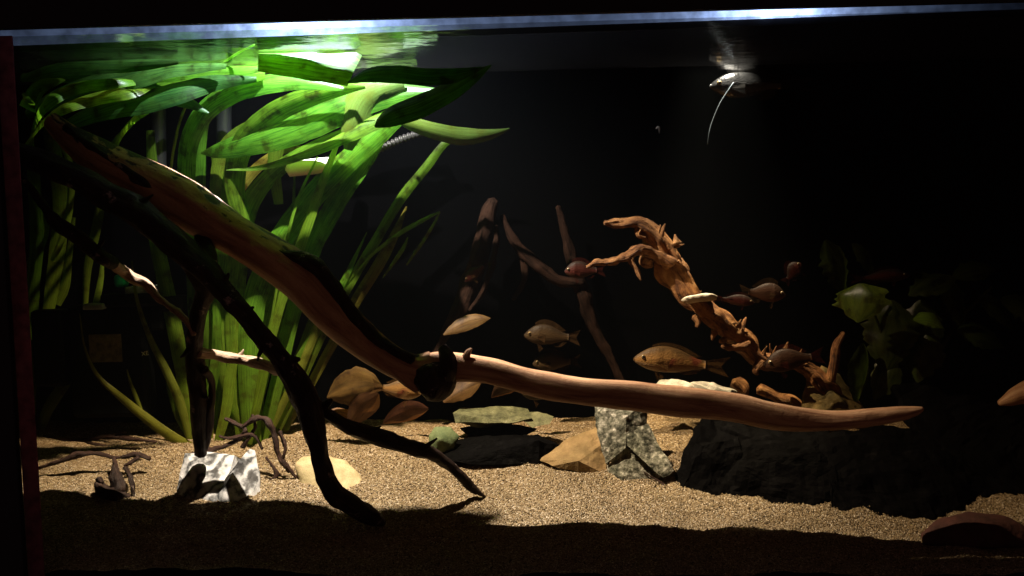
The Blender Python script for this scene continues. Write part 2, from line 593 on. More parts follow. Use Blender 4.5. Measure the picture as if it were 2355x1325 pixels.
M['fish_orange'] = fish_mat('orange_fish_skin', (0.07, 0.04, 0.014), (0.23, 0.12, 0.035), (0.36, 0.26, 0.16), (0.13, 0.035, 0.014))
M['fish_brown'] = fish_mat('brown_fish_skin', (0.018, 0.011, 0.005), (0.042, 0.025, 0.010), (0.055, 0.036, 0.02))
M['fish_rust'] = fish_mat('rust_fish_skin', (0.022, 0.011, 0.006), (0.055, 0.024, 0.012), (0.09, 0.038, 0.02))
M['fish_red'] = fish_mat('red_fish_skin', (0.014, 0.007, 0.004), (0.045, 0.009, 0.005), (0.035, 0.016, 0.008))
M['fish_silver'] = fish_mat('silver_fish_skin', (0.006, 0.006, 0.006), (0.028, 0.028, 0.028), (0.004, 0.004, 0.004), rough=0.25, spec=0.7)  # dark belly puts the shaded underside into the colour
M['fin_orange'] = fin_mat('orange_fin', (0.16, 0.085, 0.03), 0.5)
M['fin_brown'] = fin_mat('brown_fin', (0.08, 0.045, 0.02), 0.6)
M['fin_red'] = fin_mat('red_fin', (0.08, 0.018, 0.012), 0.45)
M['fin_pale'] = fin_mat('pale_fin', (0.55, 0.52, 0.48), 0.85)
M['fin_dim'] = fin_mat('grey_fin', (0.045, 0.043, 0.04), 0.8)
M['eye'] = flat('fish_eye', (0.015, 0.012, 0.01), 0.1, 0.8)
M['eye_ring'] = flat('fish_eye_ring', (0.22, 0.15, 0.06), 0.3, 0.6)
M['shelf'] = solid('cream_shelf', [(0.3, (0.48, 0.40, 0.26)), (0.7, (0.72, 0.66, 0.50))], scale=60, rough=0.7)  # flat pale shelf on the tan trunk


def diffuser_mat():
    """frosted front of the light bar: two LED clusters shine through, the rest glows faint blue"""
    m, nt, out = mat('led_diffuser')
    L = nt.links.new
    tc = N(nt, 'TexCoord')
    sp = N(nt, 'SeparateXYZ')
    L(tc.outputs['Object'], sp.inputs[0])

    def bump_at(x0, w, amp):
        s = N(nt, 'Math', operation='SUBTRACT')
        s.inputs[1].default_value = x0
        L(sp.outputs[0], s.inputs[0])
        d = N(nt, 'Math', operation='DIVIDE')
        d.inputs[1].default_value = w
        L(s.outputs[0], d.inputs[0])
        p = N(nt, 'Math', operation='MULTIPLY')
        L(d.outputs[0], p.inputs[0])
        L(d.outputs[0], p.inputs[1])
        a = N(nt, 'Math', operation='ADD')
        a.inputs[1].default_value = 1.0
        L(p.outputs[0], a.inputs[0])
        q = N(nt, 'Math', operation='POWER')
        q.inputs[1].default_value = 2.0
        L(a.outputs[0], q.inputs[0])
        r = N(nt, 'Math', operation='DIVIDE')
        r.inputs[0].default_value = amp
        L(q.outputs[0], r.inputs[1])
        return r.outputs[0]

    a = N(nt, 'Math', operation='ADD')
    L(bump_at(XL, 0.085, 5.5), a.inputs[0])
    L(bump_at(XR, 0.070, 4.2), a.inputs[1])
    nz = N(nt, 'TexNoise', Scale=60.0, Detail=4)
    L(tc.outputs['Object'], nz.inputs['Vector'])
    mr = N(nt, 'MapRange')
    mr.inputs['From Min'].default_value = 0.3
    mr.inputs['From Max'].default_value = 0.7
    mr.inputs['To Min'].default_value = 0.6
    mr.inputs['To Max'].default_value = 1.5
    L(nz.outputs[0], mr.inputs[0])
    fade = N(nt, 'MapRange', interpolation_type='SMOOTHSTEP')
    fade.inputs['From Min'].default_value = XR + 0.30
    fade.inputs['From Max'].default_value = XR - 0.10
    fade.inputs['To Min'].default_value = 0.0
    fade.inputs['To Max'].default_value = 0.075
    L(sp.outputs[0], fade.inputs[0])
    a2 = N(nt, 'Math', operation='ADD')
    L(fade.outputs[0], a2.inputs[1])
    L(a.outputs[0], a2.inputs[0])
    mu = N(nt, 'Math', operation='MULTIPLY')
    L(a2.outputs[0], mu.inputs[0])
    L(mr.outputs[0], mu.inputs[1])
    e = N(nt, 'Emission')
    e.inputs[0].default_value = (0.40, 0.55, 1.0, 1)
    L(mu.outputs[0], e.inputs[1])
    L(e.outputs[0], out.inputs[0])
    return m


M['diffuser'] = diffuser_mat()

# ------------------------------------------------------------------ object helpers
def tag(o, label=None, cat=None, group=None, kind=None):
    if label:
        o['label'] = label
    if cat:
        o['category'] = cat
    if group:
        o['group'] = group
    if kind:
        o['kind'] = kind
    return o


def empty(name, loc, label, cat, group=None):
    o = bpy.data.objects.new(name, None)
    COL.objects.link(o)
    o.empty_display_size = 0.02
    o.location = loc
    return tag(o, label, cat, group)


def mesh_obj(name, V, F, m, parent=None, uvs=None, smooth=True, attrs=None):
    me = bpy.data.meshes.new(name)
    V = np.asarray([tuple(v) for v in V], dtype=float)
    if parent is not None:
        base = parent.matrix_basis.translation
        if parent.parent is not None:
            base = base + parent.parent.matrix_basis.translation
    else:
        base = Vector(V.mean(axis=0))
        base.z = float(V[:, 2].min())
    V = V - np.array(base)
    me.from_pydata(V.tolist(), [], F)
    if uvs is not None:
        ul = me.uv_layers.new(name='UVMap')
        for lp in me.loops:
            ul.data[lp.index].uv = uvs[lp.vertex_index]
    if attrs:
        for k, vals in attrs.items():
            a = me.attributes.new(k, 'FLOAT', 'POINT')
            a.data.foreach_set('value', vals)
    me.materials.append(m)
    if smooth:
        me.shade_smooth()
    me.update()
    o = bpy.data.objects.new(name, me)
    COL.objects.link(o)
    if parent is not None:
        o.parent = parent
    else:
        o.location = base
    return o


def box_geo(x0, x1, y0, y1, z0, z1, bev=0.0, seg=2):
    bm = bmesh.new()
    bmesh.ops.create_cube(bm, size=1)
    for v in bm.verts:
        v.co = Vector(((x0 + x1) / 2 + v.co.x * (x1 - x0), (y0 + y1) / 2 + v.co.y * (y1 - y0), (z0 + z1) / 2 + v.co.z * (z1 - z0)))
    if bev:
        bmesh.ops.bevel(bm, geom=list(bm.edges), offset=bev, segments=seg, affect='EDGES', profile=0.5)
    bm.verts.index_update()
    V = [v.co.copy() for v in bm.verts]
    F = [[v.index for v in f.verts] for f in bm.faces]
    bm.free()
    return V, F


def box(name, x0, x1, y0, y1, z0, z1, m, parent=None, bev=0.0):
    V, F = box_geo(x0, x1, y0, y1, z0, z1, bev)
    return mesh_obj(name, V, F, m, parent, smooth=False)


def catmull(pts, n):
    """smooth resampling of rows of numbers, n samples"""
    A = np.array(pts, dtype=float)
    if len(A) == 2:
        t = np.linspace(0, 1, n)[:, None]
        return A[0] * (1 - t) + A[1] * t
    B = np.vstack([2 * A[0] - A[1], A, 2 * A[-1] - A[-2]])
    d = np.maximum(np.linalg.norm(np.diff(A[:, :2], axis=0), axis=1), 1e-6)
    cum = np.concatenate([[0], np.cumsum(d)])
    out = []
    for s in np.linspace(0, cum[-1], n):
        i = min(np.searchsorted(cum, s, side='right') - 1, len(A) - 2)
        t = (s - cum[i]) / d[i]
        p0, p1, p2, p3 = B[i], B[i + 1], B[i + 2], B[i + 3]
        out.append(0.5 * ((2 * p1) + (-p0 + p2) * t + (2 * p0 - 5 * p1 + 4 * p2 - p3) * t * t + (-p0 + 3 * p1 - 3 * p2 + p3) * t ** 3))
    return np.array(out)


def tube_geo(pts, rough=0.12, step=5.0, sides=12, seed=0.0, fine=0.05, twist=0.0, knots=(), cap_point=True):
    """limb through rows (px, py, radius in px, depth Y); rough = lumpiness relative to the radius"""
    A = np.array(pts, dtype=float)
    length = np.sum(np.linalg.norm(np.diff(A[:, :2], axis=0), axis=1))
    n = max(6, int(length / step))
    C = catmull(pts, n)
    cs = [P(c[0], c[1], c[3]) for c in C]
    rs = [max(0.4, c[2]) * U(c[3]) for c in C]
    V, F, UVs = [], [], []
    up = Vector((0, -1, 0))
    acc = ph = 0.0
    for i in range(n):
        t = (cs[min(i + 1, n - 1)] - cs[max(i - 1, 0)]).normalized()
        side = t.cross(up)
        if side.length < 1e-4:
            side = Vector((1, 0, 0))
        side.normalize()
        nrm = side.cross(t).normalized()
        if i:
            ds = (cs[i] - cs[i - 1]).length
            acc += ds
            ph += ds / max(rs[i], 0.004)
        for k in range(sides):
            a = 2 * math.pi * k / sides + twist * acc
            d = side * math.cos(a) + nrm * math.sin(a)
            q = cs[i] + d * rs[i]
            r = rs[i]
            ang = Vector((math.cos(a), math.sin(a), 0))
            f = 1 + rough * 1.3 * noise.noise(ang * 0.8 + Vector((seed, 0, ph / 5.5)))
            f += rough * 0.9 * noise.noise(ang * 1.9 + Vector((0, seed, ph / 2.6)))
            f += (fine + rough * 0.15) * noise.noise(ang * 3.6 + Vector((0, seed, ph / 1.2)))
            V.append(cs[i] + d * r * f)
            UVs.append((k / sides, acc * 10))
    for i in range(n - 1):
        for k in range(sides):
            k2 = (k + 1) % sides
            F.append((i * sides + k, i * sides + k2, (i + 1) * sides + k2, (i + 1) * sides + k))
    for end, i in ((0, 0), (1, n - 1)):
        t = (cs[1] - cs[0]).normalized() * -1 if end == 0 else (cs[-1] - cs[-2]).normalized()
        V.append(cs[i] + t * rs[i] * 0.5)
        UVs.append((0.5, acc * 10 * end))
        c = len(V) - 1
        for k in range(sides):
            k2 = (k + 1) % sides
            F.append((c, i * sides + k2, i * sides + k) if end == 0 else (c, i * sides + k, i * sides + k2))
    return V, F, UVs, C


def join_geo(parts):
    V, F, UV = [], [], []
    for p in parts:
        b = len(V)
        V += list(p[0])
        F += [tuple(i + b for i in f) for f in p[1]]
        UV += list(p[2]) if len(p) > 2 and p[2] is not None else [(0, 0)] * len(p[0])
    return V, F, UV


def limb(name, pts, m, parent=None, extra=(), **kw):
    g = [tube_geo(pts, **kw)[:3]]
    for e in extra:
        g.append(tube_geo(e, **{**kw, 'seed': kw.get('seed', 0) + len(g)})[:3])
    V, F, UV = join_geo(g)
    return mesh_obj(name, V, F, m, parent, UV)


def ribbon_geo(pts, twist=0.0, curl=0.18, step=14.0, wave=0.0, seed=0.0, across=5, rag=0.03):
    """strap leaf through rows (px, py, apparent width in px, depth Y); twist (radians) leans the blade out of the picture plane"""
    A = np.array(pts, dtype=float)
    length = np.sum(np.linalg.norm(np.diff(A[:, :2], axis=0), axis=1))
    n = max(8, int(length / step))
    C = catmull(pts, n)
    V, F, UV = [], [], []
    cs = [P(c[0], c[1], c[3]) for c in C]
    for c in cs:
        c.z = min(c.z, WATER_Z - 0.007)
    view = Vector((0, 1, 0))
    acc = 0
    for i in range(n):
        t = (cs[min(i + 1, n - 1)] - cs[max(i - 1, 0)]).normalized()
        if i:
            acc += (cs[i] - cs[i - 1]).length
        side = t.cross(view)
        if side.length < 1e-4:
            side = Vector((1, 0, 0))
        side.normalize()
        nrm = side.cross(t).normalized()
        tw = twist + wave * math.sin(seed + acc * 22)
        w = max(C[i][2], 0.6) * U(C[i][3])
        d = side * math.cos(tw) + nrm * math.sin(tw)
        dn = nrm * math.cos(tw) - side * math.sin(tw)
        w = w / max(0.35, abs(math.cos(tw)))
        for k in range(across):
            s = k / (across - 1) * 2 - 1
            edge = rag * w * noise.noise(Vector((seed * 3 + k * 5, acc * (40 if rag < 0.05 else 130), 0))) * (1.0 if k in (0, across - 1) else 0.3)
            q = (cs[i] + d * (s * w / 2 + edge) + dn * (curl * w * (s * s - 0.5)) + dn * 0.06 * w * noise.noise(Vector((s * 1.5, acc * 30, seed))))
            q.z = min(q.z, WATER_Z - 0.002)
            V.append(q)
            UV.append((k / (across - 1), acc * 10))
    for i in range(n - 1):
        for k in range(across - 1):
            F.append((i * across + k, i * across + k + 1, (i + 1) * across + k + 1, (i + 1) * across + k))
    return V, F, UV


def leaf(pts, m, parent, name='leaf', **kw):
    V, F, UV = ribbon_geo(pts, **kw)
    return mesh_obj(name, V, F, m, parent, UV)


def hull_geo(points, sub=2, amp=0.006, freq=22.0, seed=0.0, smooth_iter=0):
    bm = bmesh.new()
    for p in points:
        bm.verts.new(P(*p) if len(p) == 3 and not isinstance(p, Vector) else p)
    bmesh.ops.convex_hull(bm, input=bm.verts)
    loose = [v for v in bm.verts if not v.link_faces]
    bmesh.ops.delete(bm, geom=loose, context='VERTS')
    bmesh.ops.triangulate(bm, faces=bm.faces)
    for it in range(sub + 2):
        long = [e for e in bm.edges if e.calc_length() > 0.010]
        if not long or len(bm.verts) > 9000:
            break
        bmesh.ops.subdivide_edges(bm, edges=long, cuts=1, use_grid_fill=True)
        bmesh.ops.triangulate(bm, faces=bm.faces)
    for it in range(smooth_iter):
        bmesh.ops.smooth_vert(bm, verts=bm.verts, factor=0.5, use_axis_x=True, use_axis_y=True, use_axis_z=True)
    bm.normal_update()
    disp = []
    for v in bm.verts:
        q = v.co
        f = noise.fractal(q * freq + Vector((seed, seed * 2, 0)), 0.9, 2.1, 4) * amp
        f += (abs(noise.noise(q * freq * 2.6 + Vector((0, seed, 0)))) - 0.25) * amp * 0.8
        disp.append(v.normal * f)
    for v, d in zip(bm.verts, disp):
        v.co += d
    bm.verts.index_update()
    V = [v.co.copy() for v in bm.verts]
    F = [[v.index for v in f.verts] for f in bm.faces]
    bm.free()
    return V, F


def rock(name, hulls, m, label, cat='rock', group=None, smooth=False, **kw):
    V, F, _ = join_geo([(*hull_geo(h, **{**kw, 'seed': kw.get('seed', 1.0) + i * 3}), None) for i, h in enumerate(hulls)])
    o = mesh_obj(name, V, F, m, None, smooth=smooth)
    return tag(o, label, cat, group)


# ------------------------------------------------------------------ the sand bed
CTRL = [(100, 1300, .02), (700, 1300, .02), (1300, 1305, .02), (1900, 1305, .02), (2400, 1300, .02),
        (100, 1206, .14), (420, 1188, .145), (650, 1172, .155), (870, 1213, .14), (1230, 1208, .145), (1600, 1215, .14), (2000, 1240, .125), (2330, 1255, .12),
        (120, 1120, .24), (420, 1120, .235), (650, 1112, .245), (960, 1110, .25), (1300, 1115, .235), (1600, 1130, .225), (2000, 1165, .19), (2330, 1165, .19),
        (130, 1040, .36), (400, 1030, .36), (650, 1030, .36), (1000, 1040, .34), (1300, 1050, .33), (1600, 1045, .33), (2000, 1060, .32), (2330, 1050, .32),
        (130, 985, .46), (400, 990, .46), (700, 978, .46), (950, 984, .46), (1250, 985, .45), (1550, 970, .46), (2000, 970, .46), (2330, 965, .46)]
CP = np.array([list(P(*c)) for c in CTRL])


def _tps(d2):
    return np.where(d2 > 1e-12, 0.5 * d2 * np.log(np.maximum(d2, 1e-12)), 0.0)


_A = CP[:, :2]
_K = _tps(((_A[:, None] - _A[None]) ** 2).sum(-1)) + np.eye(len(_A)) * 2e-4
_Pm = np.hstack([np.ones((len(_A), 1)), _A])
_sol = np.linalg.solve(np.block([[_K, _Pm], [_Pm.T, np.zeros((3, 3))]]), np.concatenate([CP[:, 2], np.zeros(3)]))


def sand_base(x, y):
    q = np.stack([np.atleast_1d(x), np.atleast_1d(y)], -1).astype(float)
    d2 = ((q[:, None] - _A[None]) ** 2).sum(-1)
    return _tps(d2) @ _sol[:len(_A)] + _sol[len(_A)] + q @ _sol[-2:]


def relief(v):
    w = Vector((v.x, v.y * 1.7, 0))
    return 0.0050 * noise.noise(w * 11) + 0.0042 * noise.noise(w * 27 + Vector((3, 0, 0))) + 0.0020 * noise.noise(w * 70 + Vector((0, 5, 0)))


def sand_z(x, y):
    z = float(sand_base(x, y)[0])
    v = Vector((x, y, 0))
    return z + relief(v)


POST_X = P(77, 700, 0.0).x
TX0, XMAX = -0.93, 0.88
nx, ny = 560, 170
xs = np.linspace(TX0 + 0.001, XMAX - 0.001, nx)
ys = np.linspace(0.002, 0.498, ny)
V = []
for y in ys:
    zz = sand_base(xs, np.full(nx, y))
    for x, z in zip(xs, zz):
        v = Vector((x, y, 0))
        V.append((x, y, z + relief(v) + 0.0008 * noise.noise(v * 160) + 0.0006 * noise.noise(v * 330)))
F = [(j * nx + i, j * nx + i + 1, (j + 1) * nx + i + 1, (j + 1) * nx + i) for j in range(ny - 1) for i in range(nx - 1)]
sand = mesh_obj('sand', V, F, M['sand'])
tag(sand, 'tan sand bed sloping up to the back of the tank', None, None, 'structure')

# loose coarser grains lying on the sand
g_v, g_f = [], []
OCT = [(1, 0, 0), (-1, 0, 0), (0, 1, 0), (0, -1, 0), (0, 0, 1), (0, 0, -1)]
OF = [(0, 2, 4), (2, 1, 4), (1, 3, 4), (3, 0, 4), (2, 0, 5), (1, 2, 5), (3, 1, 5), (0, 3, 5)]
rng = np.random.RandomState(3)
gx = rng.uniform(-0.62, 0.66, 30000)
gy = 0.01 + 0.40 * rng.uniform(0, 1, 30000) ** 1.3
gz = sand_base(gx, gy)
for x, y, z in zip(gx, gy, gz):
    v = Vector((x, y, 0))
    z += relief(v) + 0.0006
    r = rng.uniform(0.0006, 0.0015) * (1.7 if rng.rand() < 0.08 else 1)
    sc = rng.uniform(0.7, 1.3, 3) * r
    a = rng.uniform(0, 3.14)
    ca, sa = math.cos(a), math.sin(a)
    b = len(g_v)
    for o in OCT:
        ox, oy, oz = o[0] * sc[0], o[1] * sc[1], o[2] * sc[2]
        g_v.append((x + ox * ca - oy * sa, y + ox * sa + oy * ca, z + oz + ox * 0.3))
    g_f += [tuple(i + b for i in f) for f in OF]
grains = mesh_obj('sand_grain', g_v, g_f, M['sand'], smooth=False)
tag(grains, 'loose coarse sand grains scattered over the sand bed', 'sand', None, 'stuff')

# ------------------------------------------------------------------ the tank
TOP_Z = 0.66
tank = empty('aquarium', (0, 0.25, -0.07), 'glass aquarium with black back panel and dark red corner seal', 'aquarium')
TX1 = XMAX
box('back_panel', TX0 - 0.01, TX1, 0.502, 0.512, -0.07, 0.74, M['black_gloss'], tank)
box('side_panel', TX0 - 0.012, TX0, 0.0, 0.502, -0.07, TOP_Z, M['black_gloss'], tank)
box('side_panel', TX1, TX1 + 0.012, 0.0, 0.502, -0.07, TOP_Z, M['black_gloss'], tank)
box('base_panel', TX0, TX1, 0.0, 0.502, -0.07, -0.062, M['black'], tank)
box('front_pane', TX0 - 0.014, TX1 + 0.012, -0.010, -0.001, -0.068, TOP_Z - 0.002, M['glass'], tank)
box('corner_post', TX0 - 0.20, POST_X - 0.0195, -0.022, -0.0105, -0.068, TOP_Z - 0.03, M['black'], tank, 0.002)
box('corner_seal', POST_X - 0.0190, POST_X, -0.013, -0.0105, -0.068, 0.628, M['seal'], tank, 0.0008)

V, F = box_geo(TX0 + 0.0005, TX1 - 0.0005, 0.0006, 0.5012, -0.058, WATER_Z)
water = mesh_obj('water', V, F, M['water'], smooth=False)
tag(water, 'faintly brown aquarium water with a mirror-like surface from below', None, None, 'structure')

# hood and light bar
hood = empty('aquarium_hood', (0, 0.2, 0.62), 'black hood over the top of the aquarium', 'hood')
RIM = 0.634
box('front_rim', TX0 - 0.25, TX1 + 0.2, -0.022, -0.0115, RIM, 0.90, M['black'], hood, 0.0015)
box('lid', TX0 - 0.03, TX1 + 0.03, -0.0112, 0.53, 0.90, 0.915, M['black'], hood)
bar = empty('light_bar', (0, LAMP_Y, 0.64), 'glowing blue white light bar with two bright LED clusters under the hood', 'lamp')
BX0, BX1 = TX0 + 0.005, TX1 - 0.01
BY = LAMP_Y - (LAMP_Z - 0.640) * CUT
SKEW = R(-2.6)                     # front shade and diffuser turned so the light's edge runs forward at right


def skew_box(name, x0, x1, y0, y1, z0, z1, m):
    V, F = box_geo(x0, x1, y0, y1, z0, z1)
    c, s_ = math.cos(SKEW), math.sin(SKEW)
    V = [Vector((XL + (v.x - XL) * c - (v.y - BY) * s_, BY + (v.x - XL) * s_ + (v.y - BY) * c, v.z)) for v in V]
    return mesh_obj(name, V, F, m, bar, smooth=False)


skew_box('front_shade', BX0 + 0.01, BX1 - 0.01, BY - 0.002, BY, 0.640, 0.885, M['black'])  # unseen shade added to end the lamp's light along the front sand
skew_box('diffuser', BX0 + 0.01, BX1 - 0.01, BY - 0.006, BY - 0.0022, 0.648, 0.715, M['diffuser'])
box('rear_shade', BX0, TX1 - 0.01, 0.494, 0.497, 0.650, 0.885, M['black'], bar)
box('housing', BX0, TX1 - 0.01, 0.10, 0.497, 0.886, 0.893, M['black'], bar)
for x, dy in ((XL, 0), (XR, 0.273)):
    bm = bmesh.new()
    bmesh.ops.create_cone(bm, segments=20, radius1=0.011, radius2=0.009, depth=0.012, cap_ends=True)
    V = [v.co + Vector((x, LAMP_Y + dy, LAMP_Z + 0.0125)) for v in bm.verts]
    bm.verts.index_update()
    F = [[v.index for v in f.verts] for f in bm.faces]
    bm.free()
    mesh_obj('led_holder', V, F, M['grey_plastic'], bar, smooth=False)
for l in (lamp_l, lamp_r):
    l.parent = bar
    l.location = l.location - bar.location
    l.location.z = LAMP_Z - 0.64

# ------------------------------------------------------------------ the big branches
def bark_amount(C, sides, fn):
    vals = []
    for i, c in enumerate(C):
        for k in range(sides):
            vals.append(fn(c[0], k / sides))
    return vals


main_pts = [(115, 275, 20, .285), (180, 330, 36, .287), (260, 385, 52, .288), (340, 425, 56, .288), (430, 475, 56, .287), (520, 530, 48, .284),
            (620, 590, 50, .282), (700, 645, 52, .280), (760, 715, 50, .278), (820, 770, 43, .275), (880, 818, 37, .272), (940, 848, 34, .270),
            (990, 855, 44, .270), (1030, 845, 34, .270), (1120, 852, 30, .270), (1230, 880, 31, .270), (1330, 898, 31, .268), (1450, 910, 34, .266),
            (1560, 924, 35, .266), (1680, 936, 33, .266), (1790, 960, 31, .268), (1900, 968, 25, .270), (2000, 960, 21, .272), (2070, 951, 17, .274), (2105, 945, 11, .275), (2122, 940, 5, .275)]


def on_light_edge(px, py, off):
    Y = 0.22
    for _ in range(4):
        p = P(px, py, Y)
        Y = LAMP_Y - (LAMP_Z - p.z) * CUT - (p.x - XL) * math.tan(R(2.6)) + off
    return Y


main_pts = [(p[0], p[1], p[2], on_light_edge(p[0], p[1], float(np.interp(p[0], [100, 500, 900, 1050, 2120], [-0.008, 0.004, 0.001, 0.008, 0.012])))) for p in main_pts]
SHIFT = -0.075
Vm, Fm, UVm, Cm = tube_geo(main_pts, rough=0.085, fine=0.012, step=4.0, sides=22, seed=2.0)


def main_bark(px, a):
    up = math.cos(2 * math.pi * (a - 0.0))          # +1 / -1 on the rim that faces up or down in the picture
    v = 0.0
    if px < 960:
        v = 0.22 + 0.42 * max(0.0, -up) * (0.75 + 0.5 * noise.noise(Vector((px * 0.012, 0, 0))))
    if px < 250:
        v += 0.16
    if 960 < px < 1050:
        v = 0.0
    return v


bark_vals = bark_amount(Cm, 22, main_bark) + [0.6, 0.0]
branch = empty('driftwood_branch', P(990, 900, .15), 'long peeled tan branch slanting from upper left to lower right with dark bark strips', 'driftwood')
mesh_obj('limb', Vm, Fm, M['log'], branch, UVm, attrs={'bark': bark_vals})
limb('side_stub', [(985, 845, 38, on_light_edge(985, 845, -0.002)), (995, 880, 46, on_light_edge(995, 880, -0.006)), (990, 908, 30, on_light_edge(990, 908, -0.008)), (985, 918, 10, on_light_edge(985, 918, -0.008))], M['bark'], branch, rough=0.25, seed=4, sides=16)
limb('bark_ring', [(1018, 800, 12, on_light_edge(1018, 800, -0.002)), (1032, 830, 20, on_light_edge(1032, 830, -0.014)), (1028, 862, 20, on_light_edge(1028, 862, -0.014)), (1012, 890, 14, on_light_edge(1012, 890, -0.010))], M['bark'], branch, rough=0.3, seed=8)
limb('bark_strip', [(x, y, r, on_light_edge(x, y, -0.002) - 0.012) for x, y, r in [(560, 528, 6), (600, 552, 12), (650, 588, 16), (705, 606, 22), (735, 620, 20), (772, 672, 17), (830, 745, 13), (890, 797, 11), (950, 828, 9)]], M['bark'], branch, rough=0.35, seed=9, sides=12)
limb('lower_split', [(840, 800, 16, on_light_edge(840, 800, 0.006)), (890, 835, 17, on_light_edge(890, 835, -0.002)), (930, 868, 15, on_light_edge(930, 868, -0.009)), (960, 898, 8, on_light_edge(960, 898, -0.014))], M['log'], branch, rough=0.2, seed=5)
limb('highlight_strip', [(x, y, r, on_light_edge(x, y, 0.014)) for x, y, r in [(338, 385, 4), (380, 398, 9), (430, 425, 12), (490, 462, 13), (540, 500, 12), (590, 538, 9), (630, 566, 4)]],
     M['lit_bark'], branch, rough=0.3, seed=10, sides=12)  # pale ridge added as the highlight on the log's top edge
limb('bark_strip', [(x, y, r, on_light_edge(x, y, -0.012) - 0.012) for x, y, r in [(150, 290, 8), (220, 345, 14), (290, 392, 20), (350, 430, 12), (400, 462, 5)]], M['bark'], branch, rough=0.4, seed=14, sides=12)
limb('side_stub', [(452, 512, 14, on_light_edge(452, 512, -0.004)), (470, 548, 19, on_light_edge(470, 548, -0.008)), (484, 600, 16, 0.105), (478, 650, 12, 0.100)], M['bark'], branch, rough=0.3, seed=19, sides=14)
limb('twig_stump', [(1072, 822, 9, on_light_edge(1072, 822, -0.002)), (1078, 810, 7, on_light_edge(1078, 810, -0.002)), (1084, 802, 3, on_light_edge(1084, 802, -0.002))], M['log'], branch, rough=0.3, seed=6, step=2)

dark = empty('driftwood_branch', P(870, 1200, .142), 'dark bark covered forked branch standing in the sand before the green plants', 'driftwood')
limb('limb', [(20, 340, 22, 0.093), (110, 378, 26, 0.093), (220, 432, 30, 0.093), (320, 492, 32, 0.093), (400, 555, 33, 0.093), (470, 615, 29, 0.093), (530, 685, 23, 0.093),
              (600, 770, 22, 0.093), (660, 845, 27, 0.094), (700, 915, 30, 0.096), (722, 990, 25, 0.100), (740, 1065, 22, 0.110), (765, 1130, 25, 0.116), (815, 1165, 23, 0.122),
              (862, 1192, 18, 0.134), (884, 1204, 7, 0.134)], M['bark'], dark, rough=0.22, fine=0.1, seed=11, sides=20, step=3,
     extra=[[(560, 725, 8, 0.090), (575, 712, 6, 0.088), (584, 706, 2, 0.088)], [(655, 830, 9, 0.088), (678, 828, 8, 0.086), (690, 826, 4, 0.085)],
            [(300, 470, 10, 0.090), (330, 462, 6, 0.088), (352, 448, 2, 0.086)], [(610, 790, 8, 0.088), (598, 812, 5, 0.086), (592, 830, 2, 0.085)],
            [(505, 655, 9, 0.088), (520, 640, 6, 0.086), (526, 628, 2, 0.085)], [(700, 930, 8, 0.092), (722, 922, 5, 0.090), (731, 915, 2, 0.090)],
            [(180, 412, 9, 0.090), (196, 436, 5, 0.088), (200, 452, 2, 0.088)]])
limb('side_branch', [(455, 600, 32, 0.096), (470, 660, 24, 0.114), (458, 720, 18, 0.132), (447, 790, 18, 0.152), (452, 870, 21, 0.180), (455, 950, 18, 0.200), (462, 1045, 14, 0.225)],
     M['bark'], dark, rough=0.25, fine=0.1, seed=13, sides=16, step=3, extra=[[(440, 800, 8, 0.152), (425, 815, 5, 0.150), (415, 822, 2, 0.149)], [(455, 900, 8, 0.185), (470, 912, 5, 0.180), (480, 915, 2, 0.180)]])
limb('side_branch', [(690, 880, 17, 0.096), (735, 935, 13, 0.109), (790, 975, 16, 0.119), (860, 1002, 19, 0.142), (930, 1025, 17, 0.157), (1000, 1048, 14, 0.180), (1050, 1085, 12, 0.195),
                     (1085, 1122, 11, 0.205), (1115, 1142, 3, 0.212)], M['bark'], dark, rough=0.25, fine=0.1, seed=15, step=3,
     extra=[[(745, 935, 9, 0.100), (757, 925, 7, 0.098), (763, 919, 4, 0.098)], [(970, 1035, 8, 0.162), (990, 1020, 5, 0.162), (1005, 1008, 2, 0.162)], [(850, 995, 8, 0.137), (868, 985, 4, 0.135), (876, 980, 2, 0.135)]])
limb('twig', [(455, 812, 13, 0.157), (500, 818, 12, 0.185), (560, 828, 13, 0.190), (610, 842, 13, 0.162), (655, 858, 11, 0.114)], M['lit_bark'], dark, rough=0.3, seed=17, step=3,
     extra=[[(545, 825, 7, 0.190), (556, 812, 4, 0.190), (560, 804, 2, 0.190)]])
limb('twig', [(470, 850, 10, 0.162), (488, 880, 8, 0.190), (484, 940, 10, 0.200), (478, 1000, 9, 0.220), (470, 1040, 6, 0.230)], M['root'], dark, rough=0.25, seed=18)

thin = empty('driftwood_branch', P(430, 750, .18), 'thin knotty branch crossing before the black filter with a pale lit middle', 'driftwood')
limb('limb', [(40, 395, 6, 0.098), (75, 440, 8, 0.098), (105, 482, 10, 0.098), (130, 512, 15, 0.098), (185, 550, 16, 0.100), (235, 590, 18, 0.114), (262, 606, 14, 0.132)],
     M['bark'], thin, rough=0.35, fine=0.1, seed=21, step=3, extra=[[(128, 510, 8, 0.096), (112, 498, 9, 0.093), (106, 486, 5, 0.093)], [(215, 575, 7, 0.109), (232, 562, 4, 0.100), (240, 552, 2, 0.098)]])
limb('lit_limb', [(255, 600, 12, 0.132), (280, 622, 11, 0.180), (305, 640, 12, 0.190), (335, 652, 12, 0.190), (365, 685, 8, 0.180), (405, 715, 8, 0.152), (432, 742, 7, 0.137), (447, 770, 6, 0.132)],
     M['lit_bark'], thin, rough=0.35, seed=23, step=3)  # stretch in lamp light, its brightness painted as pale bark

